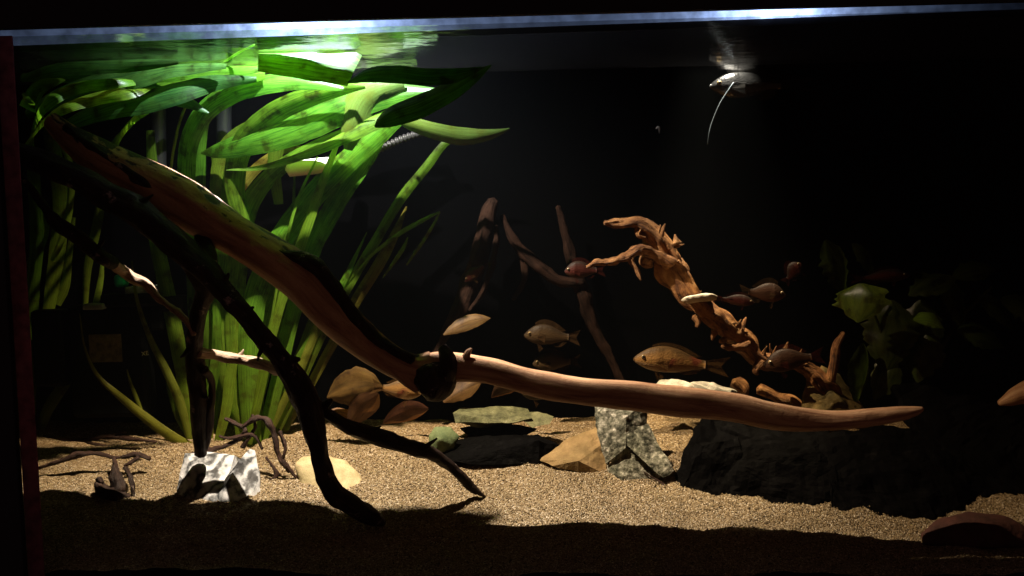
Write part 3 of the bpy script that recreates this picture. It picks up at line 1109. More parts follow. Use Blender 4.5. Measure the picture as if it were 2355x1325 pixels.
# the tangled tan driftwood at right
rb0 = random.Random(11)
TR = catmull([(1465, 512, 13, .34), (1500, 535, 24, .345), (1530, 580, 32, .35), (1562, 640, 28, .35), (1585, 680, 26, .35), (1625, 715, 23, .35), (1670, 752, 25, .35),
              (1715, 790, 24, .35), (1750, 825, 20, .35), (1810, 830, 18, .355), (1860, 850, 16, .36), (1900, 900, 20, .36)], 60)
spurs = []
for k in range(26):
    c = TR[rb0.randrange(4, 58)]
    sg = rb0.choice((-1, 1))
    a_ = math.radians(rb0.uniform(25, 100)) * sg
    ln = rb0.uniform(10, 26)
    ox, oy = math.cos(a_ - 0.75), math.sin(a_ - 0.75)
    r0 = c[2] * 0.75
    spurs.append([(c[0] + ox * r0 * 0.5, c[1] + oy * r0 * 0.5, rb0.uniform(5, 10), c[3] - .008), (c[0] + ox * (r0 + ln * 0.5), c[1] + oy * (r0 + ln * 0.5), rb0.uniform(3, 5), c[3] - .010),
                  (c[0] + ox * (r0 + ln) + 3, c[1] + oy * (r0 + ln) - 4, 1.0, c[3] - .012)])
tan = empty('driftwood_root', P(1740, 860, .35), 'gnarled tan driftwood root arching left over the orange fish', 'driftwood')
limb('trunk', [(1390, 512, 5, .33), (1420, 512, 10, .335), (1465, 512, 13, .34), (1500, 535, 24, .345), (1530, 580, 32, .35), (1562, 640, 28, .35), (1585, 680, 26, .35),
               (1625, 715, 23, .35), (1670, 752, 25, .35), (1715, 790, 24, .35), (1750, 825, 20, .35), (1810, 830, 18, .355), (1860, 850, 16, .36), (1900, 900, 20, .36), (1930, 950, 26, .37)],
     M['drift'], tan, rough=0.55, fine=0.16, seed=31, sides=22, step=2.4,
     extra=[[(1475, 520, 12, .34), (1468, 540, 8, .335), (1485, 548, 4, .335)],
            [(1560, 600, 10, .34), (1578, 622, 6, .335), (1575, 632, 2, .335)],
            [(1555, 560, 10, .34), (1552, 540, 2, .34)],
            [(1700, 770, 10, .34), (1712, 740, 5, .34), (1716, 730, 2, .34)],
            [(1720, 790, 14, .34), (1690, 800, 10, .335), (1660, 797, 5, .33)],
            [(1750, 830, 12, .34), (1738, 850, 7, .335), (1742, 862, 3, .335)]] + spurs)
limb('arm', [(1545, 605, 16, .335), (1510, 585, 12, .33), (1475, 578, 11, .325), (1440, 592, 9, .32), (1400, 602, 8, .315), (1370, 605, 7, .31), (1350, 614, 5, .31)],
     M['drift'], tan, rough=0.65, fine=0.2, seed=33, step=2.4, extra=[[(1450, 596, 7, .32), (1465, 622, 5, .318), (1474, 645, 2, .316)], [(1490, 590, 14, .34), (1480, 605, 12, .345), (1500, 612, 6, .345)]])
limb('knob', [(1595, 728, 6, .335), (1606, 738, 8, .333), (1602, 752, 4, .333)], M['drift'], tan, rough=0.5, seed=34, step=2)
limb('knob', [(1645, 760, 8, .335), (1640, 772, 6, .333), (1638, 782, 3, .333)], M['drift'], tan, rough=0.5, seed=35, step=2)
limb('knob', [(1668, 780, 9, .335), (1656, 785, 7, .333)], M['drift'], tan, rough=0.5, seed=36, step=2)
limb('upright_twig', [(1940, 765, 5, .35), (1924, 795, 9, .35), (1918, 830, 11, .35), (1910, 880, 12, .355), (1905, 930, 14, .36)], M['drift'], tan, rough=0.3, seed=37, step=3)
limb('foot', [(1690, 878, 16, .40), (1705, 895, 16, .395), (1702, 920, 9, .39), (1712, 950, 8, .39)], M['drift'], tan, rough=0.4, seed=38, step=3)
limb('foot', [(1745, 895, 12, .38), (1785, 912, 14, .38), (1820, 925, 20, .375), (1850, 950, 14, .37)], M['drift'], tan, rough=0.4, seed=39, step=3)
V, F = hull_geo([(1562, 692, .315), (1570, 684, .30), (1600, 678, .295), (1640, 674, .30), (1654, 680, .305), (1650, 690, .31), (1615, 694, .30), (1580, 700, .305),
                 (1580, 682, .345), (1620, 676, .345), (1640, 684, .34)], amp=0.0012, seed=3, smooth_iter=1)
tag(mesh_obj('trunk_shelf', V, F, M['shelf'], tan), 'flat cream disc jutting from the trunk')

back = empty('driftwood_root', P(1330, 880, .44), 'dim brown root with thin legs leaning before the back wall', 'driftwood')
limb('leg', [(1135, 460, 12, .43), (1118, 520, 26, .43), (1105, 580, 24, .43), (1085, 650, 22, .43), (1055, 720, 18, .43), (1020, 775, 10, .43), (990, 840, 8, .43)], M['dim_drift'], back, rough=0.4, seed=41, sides=14,
     extra=[[(1140, 520, 6, .42), (1140, 570, 8, .42), (1115, 660, 6, .42), (1080, 715, 4, .42)]])
limb('leg', [(1155, 495, 6, .44), (1180, 550, 10, .44), (1225, 600, 14, .44), (1280, 640, 12, .44), (1340, 655, 10, .44)], M['dim_drift'], back, rough=0.4, seed=43,
     extra=[[(1205, 585, 9, .44), (1205, 640, 7, .44), (1180, 690, 4, .44)]])
limb('leg', [(1283, 475, 6, .45), (1300, 540, 10, .45), (1318, 600, 14, .45), (1340, 680, 16, .45), (1370, 760, 12, .45), (1400, 820, 9, .45), (1430, 880, 8, .45)], M['dim_drift'], back, rough=0.4, seed=45)

stick = limb('wood_stick', [(2298, 928, 7, .24), (2330, 915, 20, .24), (2380, 895, 26, .24), (2460, 850, 28, .25)], M['log'], rough=0.15, seed=47)
tag(stick, 'brown stick end poking in from the right edge', 'driftwood')

# roots and twigs on the sand
roots = empty('root_tangle', P(600, 1050, .27), 'curly reddish roots tangled at the foot of the green plants', 'roots')
rb1 = random.Random(4)
for i, pts in enumerate([
        [(560, 985, 3.6, .27), (590, 965, 6.5, .27), (620, 968, 8.8, .265), (628, 1010, 5.8, .262), (640, 1050, 5.8, .26), (668, 1085, 4.3, .258), (690, 1108, 2.9, .256)],
        [(520, 960, 3.6, .29), (560, 985, 5.8, .28), (545, 1015, 6.5, .275), (500, 1030, 5.0, .27), (440, 1040, 4.3, .26)],
        [(640, 995, 4.3, .27), (655, 1030, 4.3, .262), (650, 1065, 3.6, .26), (665, 1090, 2.9, .258)],
        [(500, 1000, 2.9, .27), (530, 1010, 4.3, .27), (575, 1000, 4.3, .27), (600, 1030, 2.9, .268)],
        [(580, 955, 3.6, .28), (585, 985, 5.0, .275), (560, 1030, 5.8, .27)],
        [(610, 1055, 3.6, .26), (640, 1090, 4.3, .255), (620, 1110, 3.6, .25)]]):
    limb('root', [(p[0] + rb1.uniform(-5, 5), p[1] + rb1.uniform(-4, 4), p[2], p[3]) for p in pts], M['root'], roots, rough=0.6, fine=0.2, seed=50 + i, sides=8, step=3)
tw = limb('twig', [(85, 1078, 4.3, .27), (140, 1060, 5.0, .27), (185, 1045, 6.5, .272), (230, 1044, 4.3, .275), (270, 1052, 4.3, .275), (310, 1047, 5.8, .275), (345, 1056, 5.0, .272)], M['root'],
          rough=0.6, fine=0.2, seed=61, sides=9, step=3, extra=[[(262, 1052, 3.6, .272), (268, 1075, 5.0, .262), (275, 1110, 5.8, .248)], [(318, 1052, 5.8, .27), (300, 1064, 5.0, .265), (285, 1072, 2.2, .26)]])
tag(tw, 'thin dark twig bent over the sand near the left corner', 'twig')
tw = limb('twig', [(100, 1003, 2.9, .36), (150, 1010, 3.6, .36), (195, 1012, 4.3, .36), (240, 1002, 5.0, .36), (290, 992, 2.9, .37)], M['root'],
          rough=0.6, fine=0.2, seed=63, sides=8, step=3, extra=[[(190, 1012, 2.9, .36), (215, 1021, 3.6, .355), (245, 1024, 1.4, .35)], [(240, 1003, 3.6, .36), (290, 1008, 4.3, .36), (360, 1016, 2.9, .36)]])
tag(tw, 'thin forked twig lying flat on sand under the filter', 'twig')
lump = limb('wood_lump', [(222, 1112, 10.6, .215), (240, 1130, 19.4, .212), (270, 1138, 22.9, .21), (300, 1148, 12.3, .21)], M['bark'], rough=0.7, fine=0.2, seed=65, step=3,
            extra=[[(262, 1070, 4.3, .235), (268, 1100, 14.1, .22), (275, 1135, 15.8, .212)], [(288, 1075, 4.3, .23), (300, 1100, 5.8, .215), (310, 1150, 5.0, .205)], [(226, 1100, 8.8, .215), (232, 1112, 5.8, .213)]])
tag(lump, 'small black knobbly wood lump with two upright prongs on the sand', 'driftwood')
tw = limb('twig', [(1480, 1085, 1.4, .26), (1520, 1110, 2.9, .25), (1550, 1135, 5.0, .235), (1580, 1148, 2.2, .225)], M['root'], rough=0.3, seed=67, sides=8, step=3)
tag(tw, 'short dark twig end on the sand below the granite stone', 'twig')

# ------------------------------------------------------------------ stones
rock('stone', [[(405, 1161, 0.213), (412, 1091, 0.228), (428, 1044, 0.246), (470, 1038, 0.263), (540, 1046, 0.248), (500, 1176, 0.178), (470, 1176, 0.183), (560, 1056, 0.278), (480, 1146, 0.298)],
               [(500, 1176, 0.178), (520, 1116, 0.196), (548, 1058, 0.224), (574, 1032, 0.243), (586, 1036, 0.248), (598, 1088, 0.228), (596, 1171, 0.203), (560, 1181, 0.183), (470, 1176, 0.198), (560, 1096, 0.288), (600, 1146, 0.258)]],
     M['striped'], 'white stone striped with black, standing at the foot of the plants', amp=0.0022, seed=2)
V, F = hull_geo([(672, 1062, .262), (690, 1047, .285), (740, 1040, .30), (800, 1058, .29), (835, 1095, .262), (845, 1125, .245), (700, 1100, .245), (735, 1130, .226), (790, 1140, .224),
                 (740, 1062, .262), (690, 1130, .24), (700, 1120, .28), (830, 1130, .30)], amp=0.0022, seed=4, smooth_iter=3)
tag(mesh_obj('stone', V, F, M['pale_rock']), 'smooth cream stone half buried behind the dark branch foot', 'rock')
rock('stone', [[(985, 1000, .32), (1000, 983, .325), (1035, 982, .33), (1055, 1005, .32), (1045, 1030, .31), (1000, 1045, .30), (985, 1030, .305), (1010, 1010, .295), (1030, 1050, .34), (1000, 1040, .35), (1020, 985, .35)]],
     M['green_rock'], 'small round stone green with algae beside the dark slab', amp=0.002, seed=5, smooth=True)
rock('stone', [[(1042, 950, .36), (1060, 938, .39), (1180, 934, .40), (1215, 940, .39), (1225, 962, .36), (1180, 974, .35), (1048, 972, .352), (1100, 985, .38)],
               [(1180, 945, .39), (1240, 948, .39), (1274, 958, .37), (1262, 975, .355), (1225, 986, .35), (1195, 965, .36)]],
     M['slate'], 'flat mossy slate slab, upper one of the stacked slabs', amp=0.0035, seed=6)
rock('stone', [[(998, 1050, .30), (1055, 1010, .35), (1130, 1000, .37), (1240, 1000, .36), (1290, 1025, .33), (1240, 1068, .29), (1120, 1068, .285), (1040, 1062, .288), (1150, 1010, .31), (1240, 1012, .30)],
               [(1060, 985, .40), (1240, 985, .40), (1150, 1000, .39), (1200, 1010, .37), (1080, 1005, .37), (1150, 970, .41)]],
     M['dark_rock'], 'flat black slab under the mossy slate', amp=0.004, seed=7)
rock('stone', [[(1236, 1058, .295), (1300, 1012, .315), (1385, 976, .34), (1400, 1010, .31), (1395, 1092, .275), (1330, 1086, .27), (1270, 1072, .28), (1330, 1060, .268), (1385, 1095, .34), (1280, 1060, .35)]],
     M['tan_rock'], 'tan wedge of sandstone leaning on the grey granite', amp=0.003, seed=8)
rock('stone', [[(1365, 925, .315), (1420, 905, .335), (1485, 925, .32), (1492, 990, .305), (1470, 1045, .285), (1440, 1030, .268), (1392, 1068, .27), (1378, 1010, .285), (1440, 960, .285), (1440, 1000, .36)],
               [(1440, 985, .285), (1490, 975, .295), (1520, 1030, .275), (1545, 1082, .255), (1525, 1098, .248), (1470, 1055, .255), (1440, 1025, .265), (1500, 1060, .30), (1520, 1060, .31)],
               [(1395, 1070, .275), (1440, 1030, .275), (1530, 1090, .265), (1530, 1130, .255), (1430, 1105, .255), (1400, 1090, .27), (1460, 1090, .33), (1520, 1110, .33)]],
     M['granite'], 'speckled grey granite stone with a leg, beneath the peeled branch', amp=0.004, seed=9)
rock('stone', [[(1497, 892, .41), (1515, 872, .425), (1575, 874, .42), (1625, 886, .42), (1610, 930, .41), (1500, 930, .405), (1560, 890, .40), (1560, 930, .45)], [(1580, 878, .42), (1640, 880, .42), (1690, 897, .415), (1722, 918, .41), (1722, 950, .41), (1590, 940, .41), (1660, 905, .395), (1640, 940, .45)]],
     M['crest_rock'], 'pale stone whose white crest shows above the peeled branch', amp=0.005, seed=10)
rock('boulder', [[(1552, 1095, .26), (1588, 1015, .285), (1612, 965, .31), (1650, 957, .325), (1710, 975, .30), (1700, 1010, .26), (1612, 1025, .25), (1700, 1140, .22), (1560, 1138, .235), (1620, 1150, .225), (1680, 1100, .36), (1600, 1080, .36)],
                 [(1660, 985, .28), (1760, 978, .30), (1900, 990, .29), (1920, 1080, .22), (1930, 1195, .185), (1800, 1180, .195), (1680, 1150, .21), (1700, 1060, .235), (1850, 1040, .24), (1800, 1100, .38), (1900, 1120, .36)]],
     M['dark_rock'], 'big black boulder under the peeled branch', cat='boulder', amp=0.006, seed=11)
rock('boulder', [[(1880, 1000, .27), (2000, 985, .30), (2130, 985, .30), (2240, 1040, .28), (2280, 1140, .22), (2160, 1212, .165), (2000, 1212, .17), (1915, 1205, .175), (1900, 1100, .21), (2100, 1080, .215), (2100, 1150, .36), (1950, 1120, .36)]],
     M['dark_rock'], 'black boulder at lower right behind the sand mound', cat='boulder', amp=0.006, seed=12)
rock('boulder', [[(2050, 870, .36), (2150, 845, .38), (2300, 835, .38), (2420, 850, .36), (2440, 1000, .28), (2400, 1180, .20), (2250, 1150, .22), (2120, 1000, .28), (2060, 950, .32), (2300, 1050, .25), (2300, 1000, .45), (2150, 1000, .44)]],
     M['dark_rock'], 'tall dark rock at right edge below the broad leaves', cat='boulder', amp=0.007, seed=13)
Vr = []
V, F = hull_geo([(2115, 1225, 0.120), (2150, 1192, 0.135), (2230, 1172, 0.150), (2310, 1180, 0.145), (2370, 1215, 0.125), (2390, 1260, 0.110), (2120, 1255, 0.110), (2230, 1200, 0.110), (2300, 1205, 0.110), (2250, 1265, 0.095), (2240, 1250, 0.205), (2150, 1240, 0.185), (2340, 1240, 0.185)],
                amp=0.002, seed=14, smooth_iter=4)
tag(mesh_obj('stone', V, F, M['red_rock']), 'rounded reddish stone sunk in sand at lower right corner', 'rock')

# ------------------------------------------------------------------ filter, pipes, hose
flt = empty('aquarium_filter', P(240, 960, .45), 'black internal filter with pale label and teal knob behind the branches', 'filter')


def pbox(name, x0, y0, x1, y1, Y0, Y1, m, bev=0.003, parent=flt):
    a, b = P(x0, y0, Y0), P(x1, y1, Y0)
    return box(name, min(a.x, b.x), max(a.x, b.x), Y0, Y1, min(a.z, b.z), max(a.z, b.z), m, parent, bev)


pbox('body', 150, 705, 345, 960, .405, .445, M['dark_plastic'], 0.008)
pbox('side_chamber', 66, 715, 152, 890, .41, .445, M['dark_plastic'], 0.006)
pbox('cap', 228, 678, 372, 704, .40, .448, M['dark_plastic'], 0.004)
pbox('cap_top', 285, 660, 362, 680, .405, .446, M['grey_plastic'], 0.003)
pbox('outlet', 362, 682, 422, 716, .395, .43, M['dark_plastic'], 0.004)
pbox('outlet_arm', 340, 712, 375, 760, .40, .45, M['dark_plastic'], 0.004)
pbox('knob', 258, 632, 284, 662, .41, .44, M['teal'], 0.006)
pbox('ledge', 188, 700, 236, 712, .39, .42, M['grey_plastic'], 0.002)
lab = pbox('label_panel', 203, 770, 281, 832, .4035, .4052, M['paper'], 0.0005)
tag(lab, 'faded brownish label')


def printed(body, px, py, Y, h, m, parent, name='lettering'):
    cu = bpy.data.curves.new(name, 'FONT')
    cu.body = body
    cu.size = h * U(Y) * 1.4
    cu.extrude = 0.0003
    o = bpy.data.objects.new(name, cu)
    COL.objects.link(o)
    dg = bpy.context.evaluated_depsgraph_get()
    me = bpy.data.meshes.new_from_object(o.evaluated_get(dg))
    bpy.data.objects.remove(o)
    me.materials.clear()
    me.materials.append(m)
    t = bpy.data.objects.new(name, me)
    COL.objects.link(t)
    p = P(px, py, Y)
    t.parent = parent
    t.rotation_euler = (R(90), R(-8), 0)
    t.location = p - parent.location
    return t


printed('XE', 326, 819, .4035, 10, M['white_plastic'], flt)

pipe = limb('filter_pipe', [(365, 150, 16, .47), (365, 300, 16, .47), (368, 480, 16, .47)], M['pipe'], rough=0, fine=0, sides=18)
tag(pipe, 'grey upright pipe behind the leaves, nearer the left side', 'pipe', None)
pipe = limb('filter_pipe', [(515, 150, 17, .47), (515, 300, 17, .47), (515, 520, 17, .47)], M['pipe'], rough=0, fine=0, sides=18)
tag(pipe, 'grey upright pipe behind the thick middle leaves', 'pipe', None)

hose = empty('corrugated_hose', P(870, 345, .46), 'dark grey corrugated hose with white nozzle behind the leaf tips', 'hose')
hp = catmull([(990, 300, 11, .44), (930, 318, 11, .45), (870, 345, 11, .46), (810, 372, 11, .46)], 120)
rings = [(c[0], c[1], 8.0 + 1.6 * math.sin(i * 2 * math.pi / 6), c[3]) for i, c in enumerate(hp)]
limb('ribbed_tube', rings, M['hose'], hose, rough=0, fine=0, step=1.2, sides=12)
limb('tube', [(815, 371, 14, .44), (790, 376, 17, .41), (730, 382, 18, .385), (664, 390, 17, .38)], M['white_plastic'], hose, rough=0, fine=0, sides=16)  # white tube running left from the hose end

# ------------------------------------------------------------------ ribbon-leaved plants
rb = random.Random(5)


def filler(n, x0, x1, y_top, base, spread):
    out = []
    for _ in range(n):
        bx = base + rb.uniform(-40, 40)
        tx = rb.uniform(x0, x1)
        ty = rb.uniform(*y_top)
        w = rb.uniform(14, 40)
        Y = rb.uniform(.33, .46)
        bend = rb.uniform(-40, 40)
        p = []
        for k in range(6):
            t = k / 5
            p.append((bx + (tx - bx) * t ** 1.25 + bend * math.sin(3.14 * t), 1020 + (ty - 1020) * t, w * (0.6, 0.95, 1.0, 0.9, 0.62, 0.08)[k], Y + spread * t))
        out.append((p, {'twist': rb.uniform(-0.6, 0.6), 'wave': 0.25, 'm': 'leaf_old' if rb.random() < 0.3 else 'leaf'}))
    return out


def plant(base, label, blades, group='ribbon leaved plants'):
    """each blade is a leaf part of its own"""
    pl = empty('ribbon_plant', P(*base), label, 'plant', group)
    for i, b in enumerate(blades):
        pts, kw = b if isinstance(b, tuple) else (b, {})
        kw = dict(kw)
        m = M[kw.pop('m', 'leaf')]
        front = kw.pop('front', False)
        if front:
            leaf(pts, m, pl, seed=i * 1.7 + base[0], **kw)
            continue
        pts = [(p[0], p[1], p[2] * 0.74, min(0.36 + (p[3] - 0.30) * 0.8, 0.492)) for p in pts]
        pts = [(p[0], p[1], p[2], p[3] + (0.17 - p[3]) * min(1.0, max(0.0, (450 - p[0]) / 130)) if p[1] < 300 else p[3]) for p in pts]
        leaf(pts, m, pl, seed=i * 1.7 + base[0], **kw)
    return pl


plant((585, 1035, .33), 'biggest ribbon leaved plant, its green blades arching right at the water surface', [
    [(585, 1035, 46, .33), (575, 950, 62, .33), (572, 820, 70, .33), (585, 690, 74, .33), (640, 560, 74, .33), (720, 450, 74, .33), (800, 370, 72, .325), (868, 310, 66, .32), (915, 272, 46, .315)],
    ([(600, 1020, 36, .35), (640, 860, 48, .35), (672, 720, 52, .35), (712, 580, 62, .35), (775, 460, 66, .35), (835, 370, 62, .345), (880, 300, 50, .34), (960, 230, 36, .33)], {'twist': 0.25}),
    ([(560, 1030, 34, .345), (545, 880, 48, .345), (540, 740, 54, .345), (548, 600, 58, .345), (575, 470, 56, .34), (640, 390, 46, .335), (740, 330, 34, .325), (830, 290, 20, .32)], {'twist': -0.3}),
    ([(570, 1020, 26, .31), (600, 880, 34, .31), (625, 760, 38, .31), (662, 640, 38, .31), (702, 530, 36, .308), (740, 420, 28, .305), (775, 330, 16, .30)], {'twist': 0.5}),
    ([(610, 820, 6, .315), (640, 640, 12, .312), (680, 470, 13, .308), (730, 360, 6, .303)], {'twist': 0.9}),
    ([(600, 1020, 30, .36), (590, 900, 44, .365), (600, 760, 50, .37), (640, 640, 50, .37), (690, 560, 44, .37), (760, 520, 26, .37)], {'twist': 0.2}),
    ([(575, 1030, 30, .34), (520, 900, 40, .345), (500, 760, 46, .35), (505, 600, 50, .35), (520, 460, 50, .345), (545, 340, 46, .335), (600, 270, 40, .32), (700, 225, 34, .31), (820, 200, 26, .305), (960, 195, 12, .30)], {'twist': 0.3}),
    *filler(9, 430, 860, (340, 700), 585, 0.0),
    # broad blades lying along the surface
    ([(462, 352, 4, .37), (500, 345, 36, .36), (570, 326, 62, .34), (660, 296, 82, .32), (760, 254, 84, .30), (850, 226, 66, .29), (940, 214, 40, .28), (1010, 208, 10, .27)], {'twist': 0.3, 'm': 'leaf_top', 'front': True}),
    ([(520, 391, 3, .30), (600, 385, 12, .30), (690, 359, 20, .295), (770, 326, 28, .29), (840, 290, 38, .285), (905, 262, 40, .28)], {'twist': 0.5, 'm': 'leaf_top', 'front': True}),
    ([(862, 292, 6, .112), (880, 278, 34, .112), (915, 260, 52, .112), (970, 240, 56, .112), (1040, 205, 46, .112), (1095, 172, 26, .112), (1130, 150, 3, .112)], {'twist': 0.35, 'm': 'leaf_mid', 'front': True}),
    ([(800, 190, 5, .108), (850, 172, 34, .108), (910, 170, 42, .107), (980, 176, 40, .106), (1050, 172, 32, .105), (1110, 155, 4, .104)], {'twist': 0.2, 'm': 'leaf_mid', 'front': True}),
    ([(905, 270, 10, .34), (950, 288, 30, .335), (1010, 306, 38, .33), (1070, 316, 38, .328), (1130, 310, 22, .325), (1172, 296, 3, .32)], {'twist': -0.5, 'm': 'leaf_dim', 'front': True}),
    # the bright blade folded flat under the lamp
    ([(594, 126, 72, .136), (620, 130, 78, .137), (700, 140, 86, .138), (770, 150, 86, .138), (806, 158, 84, .138), (816, 162, 80, .138)], {'m': 'leaf_top', 'front': True, 'curl': 0.06, 'twist': 0.5}),
    ([(800, 345, 20, .30), (812, 290, 62, .29), (830, 235, 74, .285), (870, 205, 60, .28), (930, 195, 20, .275)], {'m': 'leaf_dim', 'front': True}),
    ([(430, 560, 36, .35), (425, 440, 46, .33), (432, 330, 50, .29), (470, 255, 52, .28), (540, 210, 50, .265), (630, 190, 44, .255), (720, 190, 32, .25), (790, 205, 10, .25)], {'m': 'leaf_top', 'front': True, 'twist': 0.3}),
    ([(560, 520, 30, .38), (540, 420, 44, .37), (560, 330, 48, .35), (620, 268, 48, .32), (700, 228, 44, .29), (780, 206, 30, .27), (840, 200, 8, .26)], {'m': 'leaf_top', 'front': True, 'twist': -0.3}),
    ([(300, 215, 26, .26), (380, 196, 44, .255), (460, 180, 54, .25), (540, 170, 52, .25), (610, 168, 30, .25)], {'m': 'leaf_top', 'front': True, 'twist': 0.3}),
    ([(640, 470, 22, .40), (630, 380, 34, .39), (650, 300, 38, .37), (720, 245, 38, .35), (800, 215, 28, .33)], {'m': 'leaf', 'front': True, 'twist': 0.2}),
])
plant((650, 1000, .37), 'slender ribbon leaved plant with narrow blades leaning far right over the dark water', [
    [(640, 985, 24, .36), (690, 880, 28, .36), (740, 770, 30, .36), (800, 660, 30, .36), (860, 560, 30, .36), (920, 460, 30, .355), (980, 385, 28, .35), (1030, 325, 22, .345), (1090, 312, 8, .34)],
    ([(650, 995, 22, .38), (700, 910, 26, .38), (760, 800, 30, .38), (820, 690, 34, .38), (870, 610, 36, .38), (905, 545, 28, .38), (935, 475, 5, .38)], {'m': 'leaf_old'}),
    ([(790, 668, 4, .345), (850, 592, 9, .34), (915, 540, 14, .338), (970, 508, 13, .336), (1012, 487, 4, .335)], {}),
    ([(1012, 488, 4, .338), (995, 520, 9, .34), (970, 560, 10, .345), (935, 610, 5, .35)], {}),
    ([(880, 640, 3, .36), (908, 600, 12, .358), (928, 570, 12, .356), (938, 545, 3, .355)], {}),
    ([(620, 1000, 16, .35), (650, 930, 24, .35), (690, 850, 26, .352), (735, 740, 26, .355), (775, 650, 20, .36)], {'m': 'leaf_old'}),
    ([(660, 990, 14, .375), (668, 940, 20, .375), (690, 890, 14, .375), (705, 850, 4, .375)], {}),
])
plant((440, 1030, .34), 'ribbon leaved plant left of centre with splayed yellowish blades near the sand', [
    ([(445, 1032, 30, .33), (395, 1005, 34, .33), (335, 962, 32, .33), (275, 912, 24, .33), (225, 865, 14, .33), (195, 800, 7, .33), (183, 720, 3, .33)], {'m': 'leaf_old'}),
    ([(435, 1010, 20, .33), (415, 930, 30, .33), (385, 860, 28, .325), (350, 790, 20, .32), (325, 725, 14, .318), (310, 665, 10, .316), (303, 600, 4, .315)], {'m': 'leaf_old'}),
    [(440, 1020, 26, .35), (425, 900, 42, .35), (405, 780, 50, .35), (385, 680, 50, .35), (365, 590, 46, .35), (352, 520, 40, .35), (350, 400, 36, .35), (345, 300, 26, .35)],
    ([(470, 1030, 30, .35), (462, 880, 46, .35), (450, 720, 56, .352), (445, 560, 60, .352), (450, 420, 60, .35), (455, 310, 56, .345), (480, 240, 50, .335), (560, 195, 42, .325), (680, 180, 34, .315), (760, 180, 18, .31)], {'twist': 0.2}),
    ([(500, 1020, 26, .335), (520, 940, 34, .335), (530, 860, 34, .335), (545, 780, 24, .335), (556, 700, 8, .335)], {}),
    ([(330, 960, 10, .345), (315, 920, 14, .345), (300, 880, 10, .345), (292, 850, 3, .345)], {'m': 'leaf_old'}),
    ([(430, 1000, 14, .365), (410, 960, 22, .365), (390, 900, 16, .365), (380, 850, 4, .365)], {}),
    ([(480, 1020, 24, .36), (480, 900, 40, .36), (478, 760, 44, .365), (490, 640, 44, .37), (515, 520, 40, .37), (560, 420, 36, .365), (640, 350, 26, .355), (720, 340, 8, .35)], {'m': 'leaf_old'}),
    *filler(5, 280, 520, (420, 760), 450, 0.0),
    # fronds floating at the front left, shade painted into most of them
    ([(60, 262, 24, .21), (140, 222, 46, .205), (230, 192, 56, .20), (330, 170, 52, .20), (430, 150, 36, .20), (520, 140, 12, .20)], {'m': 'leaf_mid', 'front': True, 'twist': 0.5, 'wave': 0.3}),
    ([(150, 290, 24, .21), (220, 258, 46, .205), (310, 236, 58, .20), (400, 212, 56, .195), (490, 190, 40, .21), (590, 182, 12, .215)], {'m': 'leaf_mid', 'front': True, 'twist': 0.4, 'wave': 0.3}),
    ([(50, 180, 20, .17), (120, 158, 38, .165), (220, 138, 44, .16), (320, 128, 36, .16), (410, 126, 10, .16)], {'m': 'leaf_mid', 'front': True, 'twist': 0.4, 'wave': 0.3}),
    ([(330, 190, 4, .23), (400, 172, 30, .23), (480, 160, 36, .23), (560, 156, 30, .23), (620, 156, 4, .23)], {'m': 'leaf_top', 'front': True, 'twist': 0.5}),
    ([(60, 250, 40, .17), (85, 205, 36, .172), (120, 190, 22, .175), (150, 184, 4, .178)], {'m': 'leaf_top', 'front': True}),
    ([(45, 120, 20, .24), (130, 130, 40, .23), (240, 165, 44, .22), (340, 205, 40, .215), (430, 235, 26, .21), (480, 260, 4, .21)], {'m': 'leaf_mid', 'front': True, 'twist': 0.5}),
    ([(510, 560, 30, .355), (500, 430, 44, .35), (520, 340, 46, .345), (580, 290, 38, .34), (650, 270, 10, .335)], {'twist': -0.3}),
])
plant((95, 1000, .42), 'ribbon leaved plant in the left corner behind the filter', [
    [(88, 1005, 22, .42), (110, 940, 36, .42), (150, 880, 34, .42), (172, 850, 8, .42)],
    ([(70, 1005, 26, .44), (70, 860, 40, .44), (72, 700, 44, .44), (82, 560, 48, .43), (78, 440, 46, .42), (72, 330, 44, .41), (95, 250, 44, .40), (170, 205, 40, .385), (280, 190, 30, .37), (380, 185, 10, .36)], {'twist': 0.2}),
    ([(110, 720, 34, .44), (128, 600, 46, .435), (140, 480, 46, .43), (128, 380, 44, .42), (110, 300, 40, .41), (75, 245, 30, .40), (52, 215, 10, .395)], {'twist': -0.2}),
    ([(120, 600, 20, .37), (148, 530, 26, .365), (162, 450, 26, .36), (160, 380, 24, .355), (140, 330, 12, .35)], {'twist': 0.3}),
    ([(210, 730, 10, .385), (222, 690, 20, .385), (232, 640, 18, .385), (236, 590, 6, .385)], {}),
    ([(130, 700, 26, .45), (148, 660, 30, .45), (158, 590, 22, .45), (170, 500, 10, .45)], {}),
    ([(195, 720, 16, .46), (200, 620, 30, .46), (225, 500, 34, .45), (240, 400, 34, .44), (270, 320, 34, .42), (330, 255, 32, .40), (420, 215, 26, .38), (500, 205, 10, .37)], {'twist': 0.3}),
    ([(58, 760, 20, .45), (60, 640, 30, .45), (100, 540, 30, .45), (104, 470, 10, .45)], {}),
    ([(60, 330, 20, .37), (120, 262, 40, .365), (210, 228, 46, .36), (310, 210, 40, .355), (420, 195, 18, .35)], {'twist': 0.6}),
])
stem = limb('flower_stem', [(390, 420, 3.2, .275), (400, 340, 3.2, .272), (425, 250, 3.2, .27), (480, 175, 3.2, .25), (535, 130, 2.8, .225), (585, 103, 2, .20)], M['leaf'], rough=0.1, sides=7)
tag(stem, 'thin dark stalk curving up to the surface across the leaves', 'stalk')

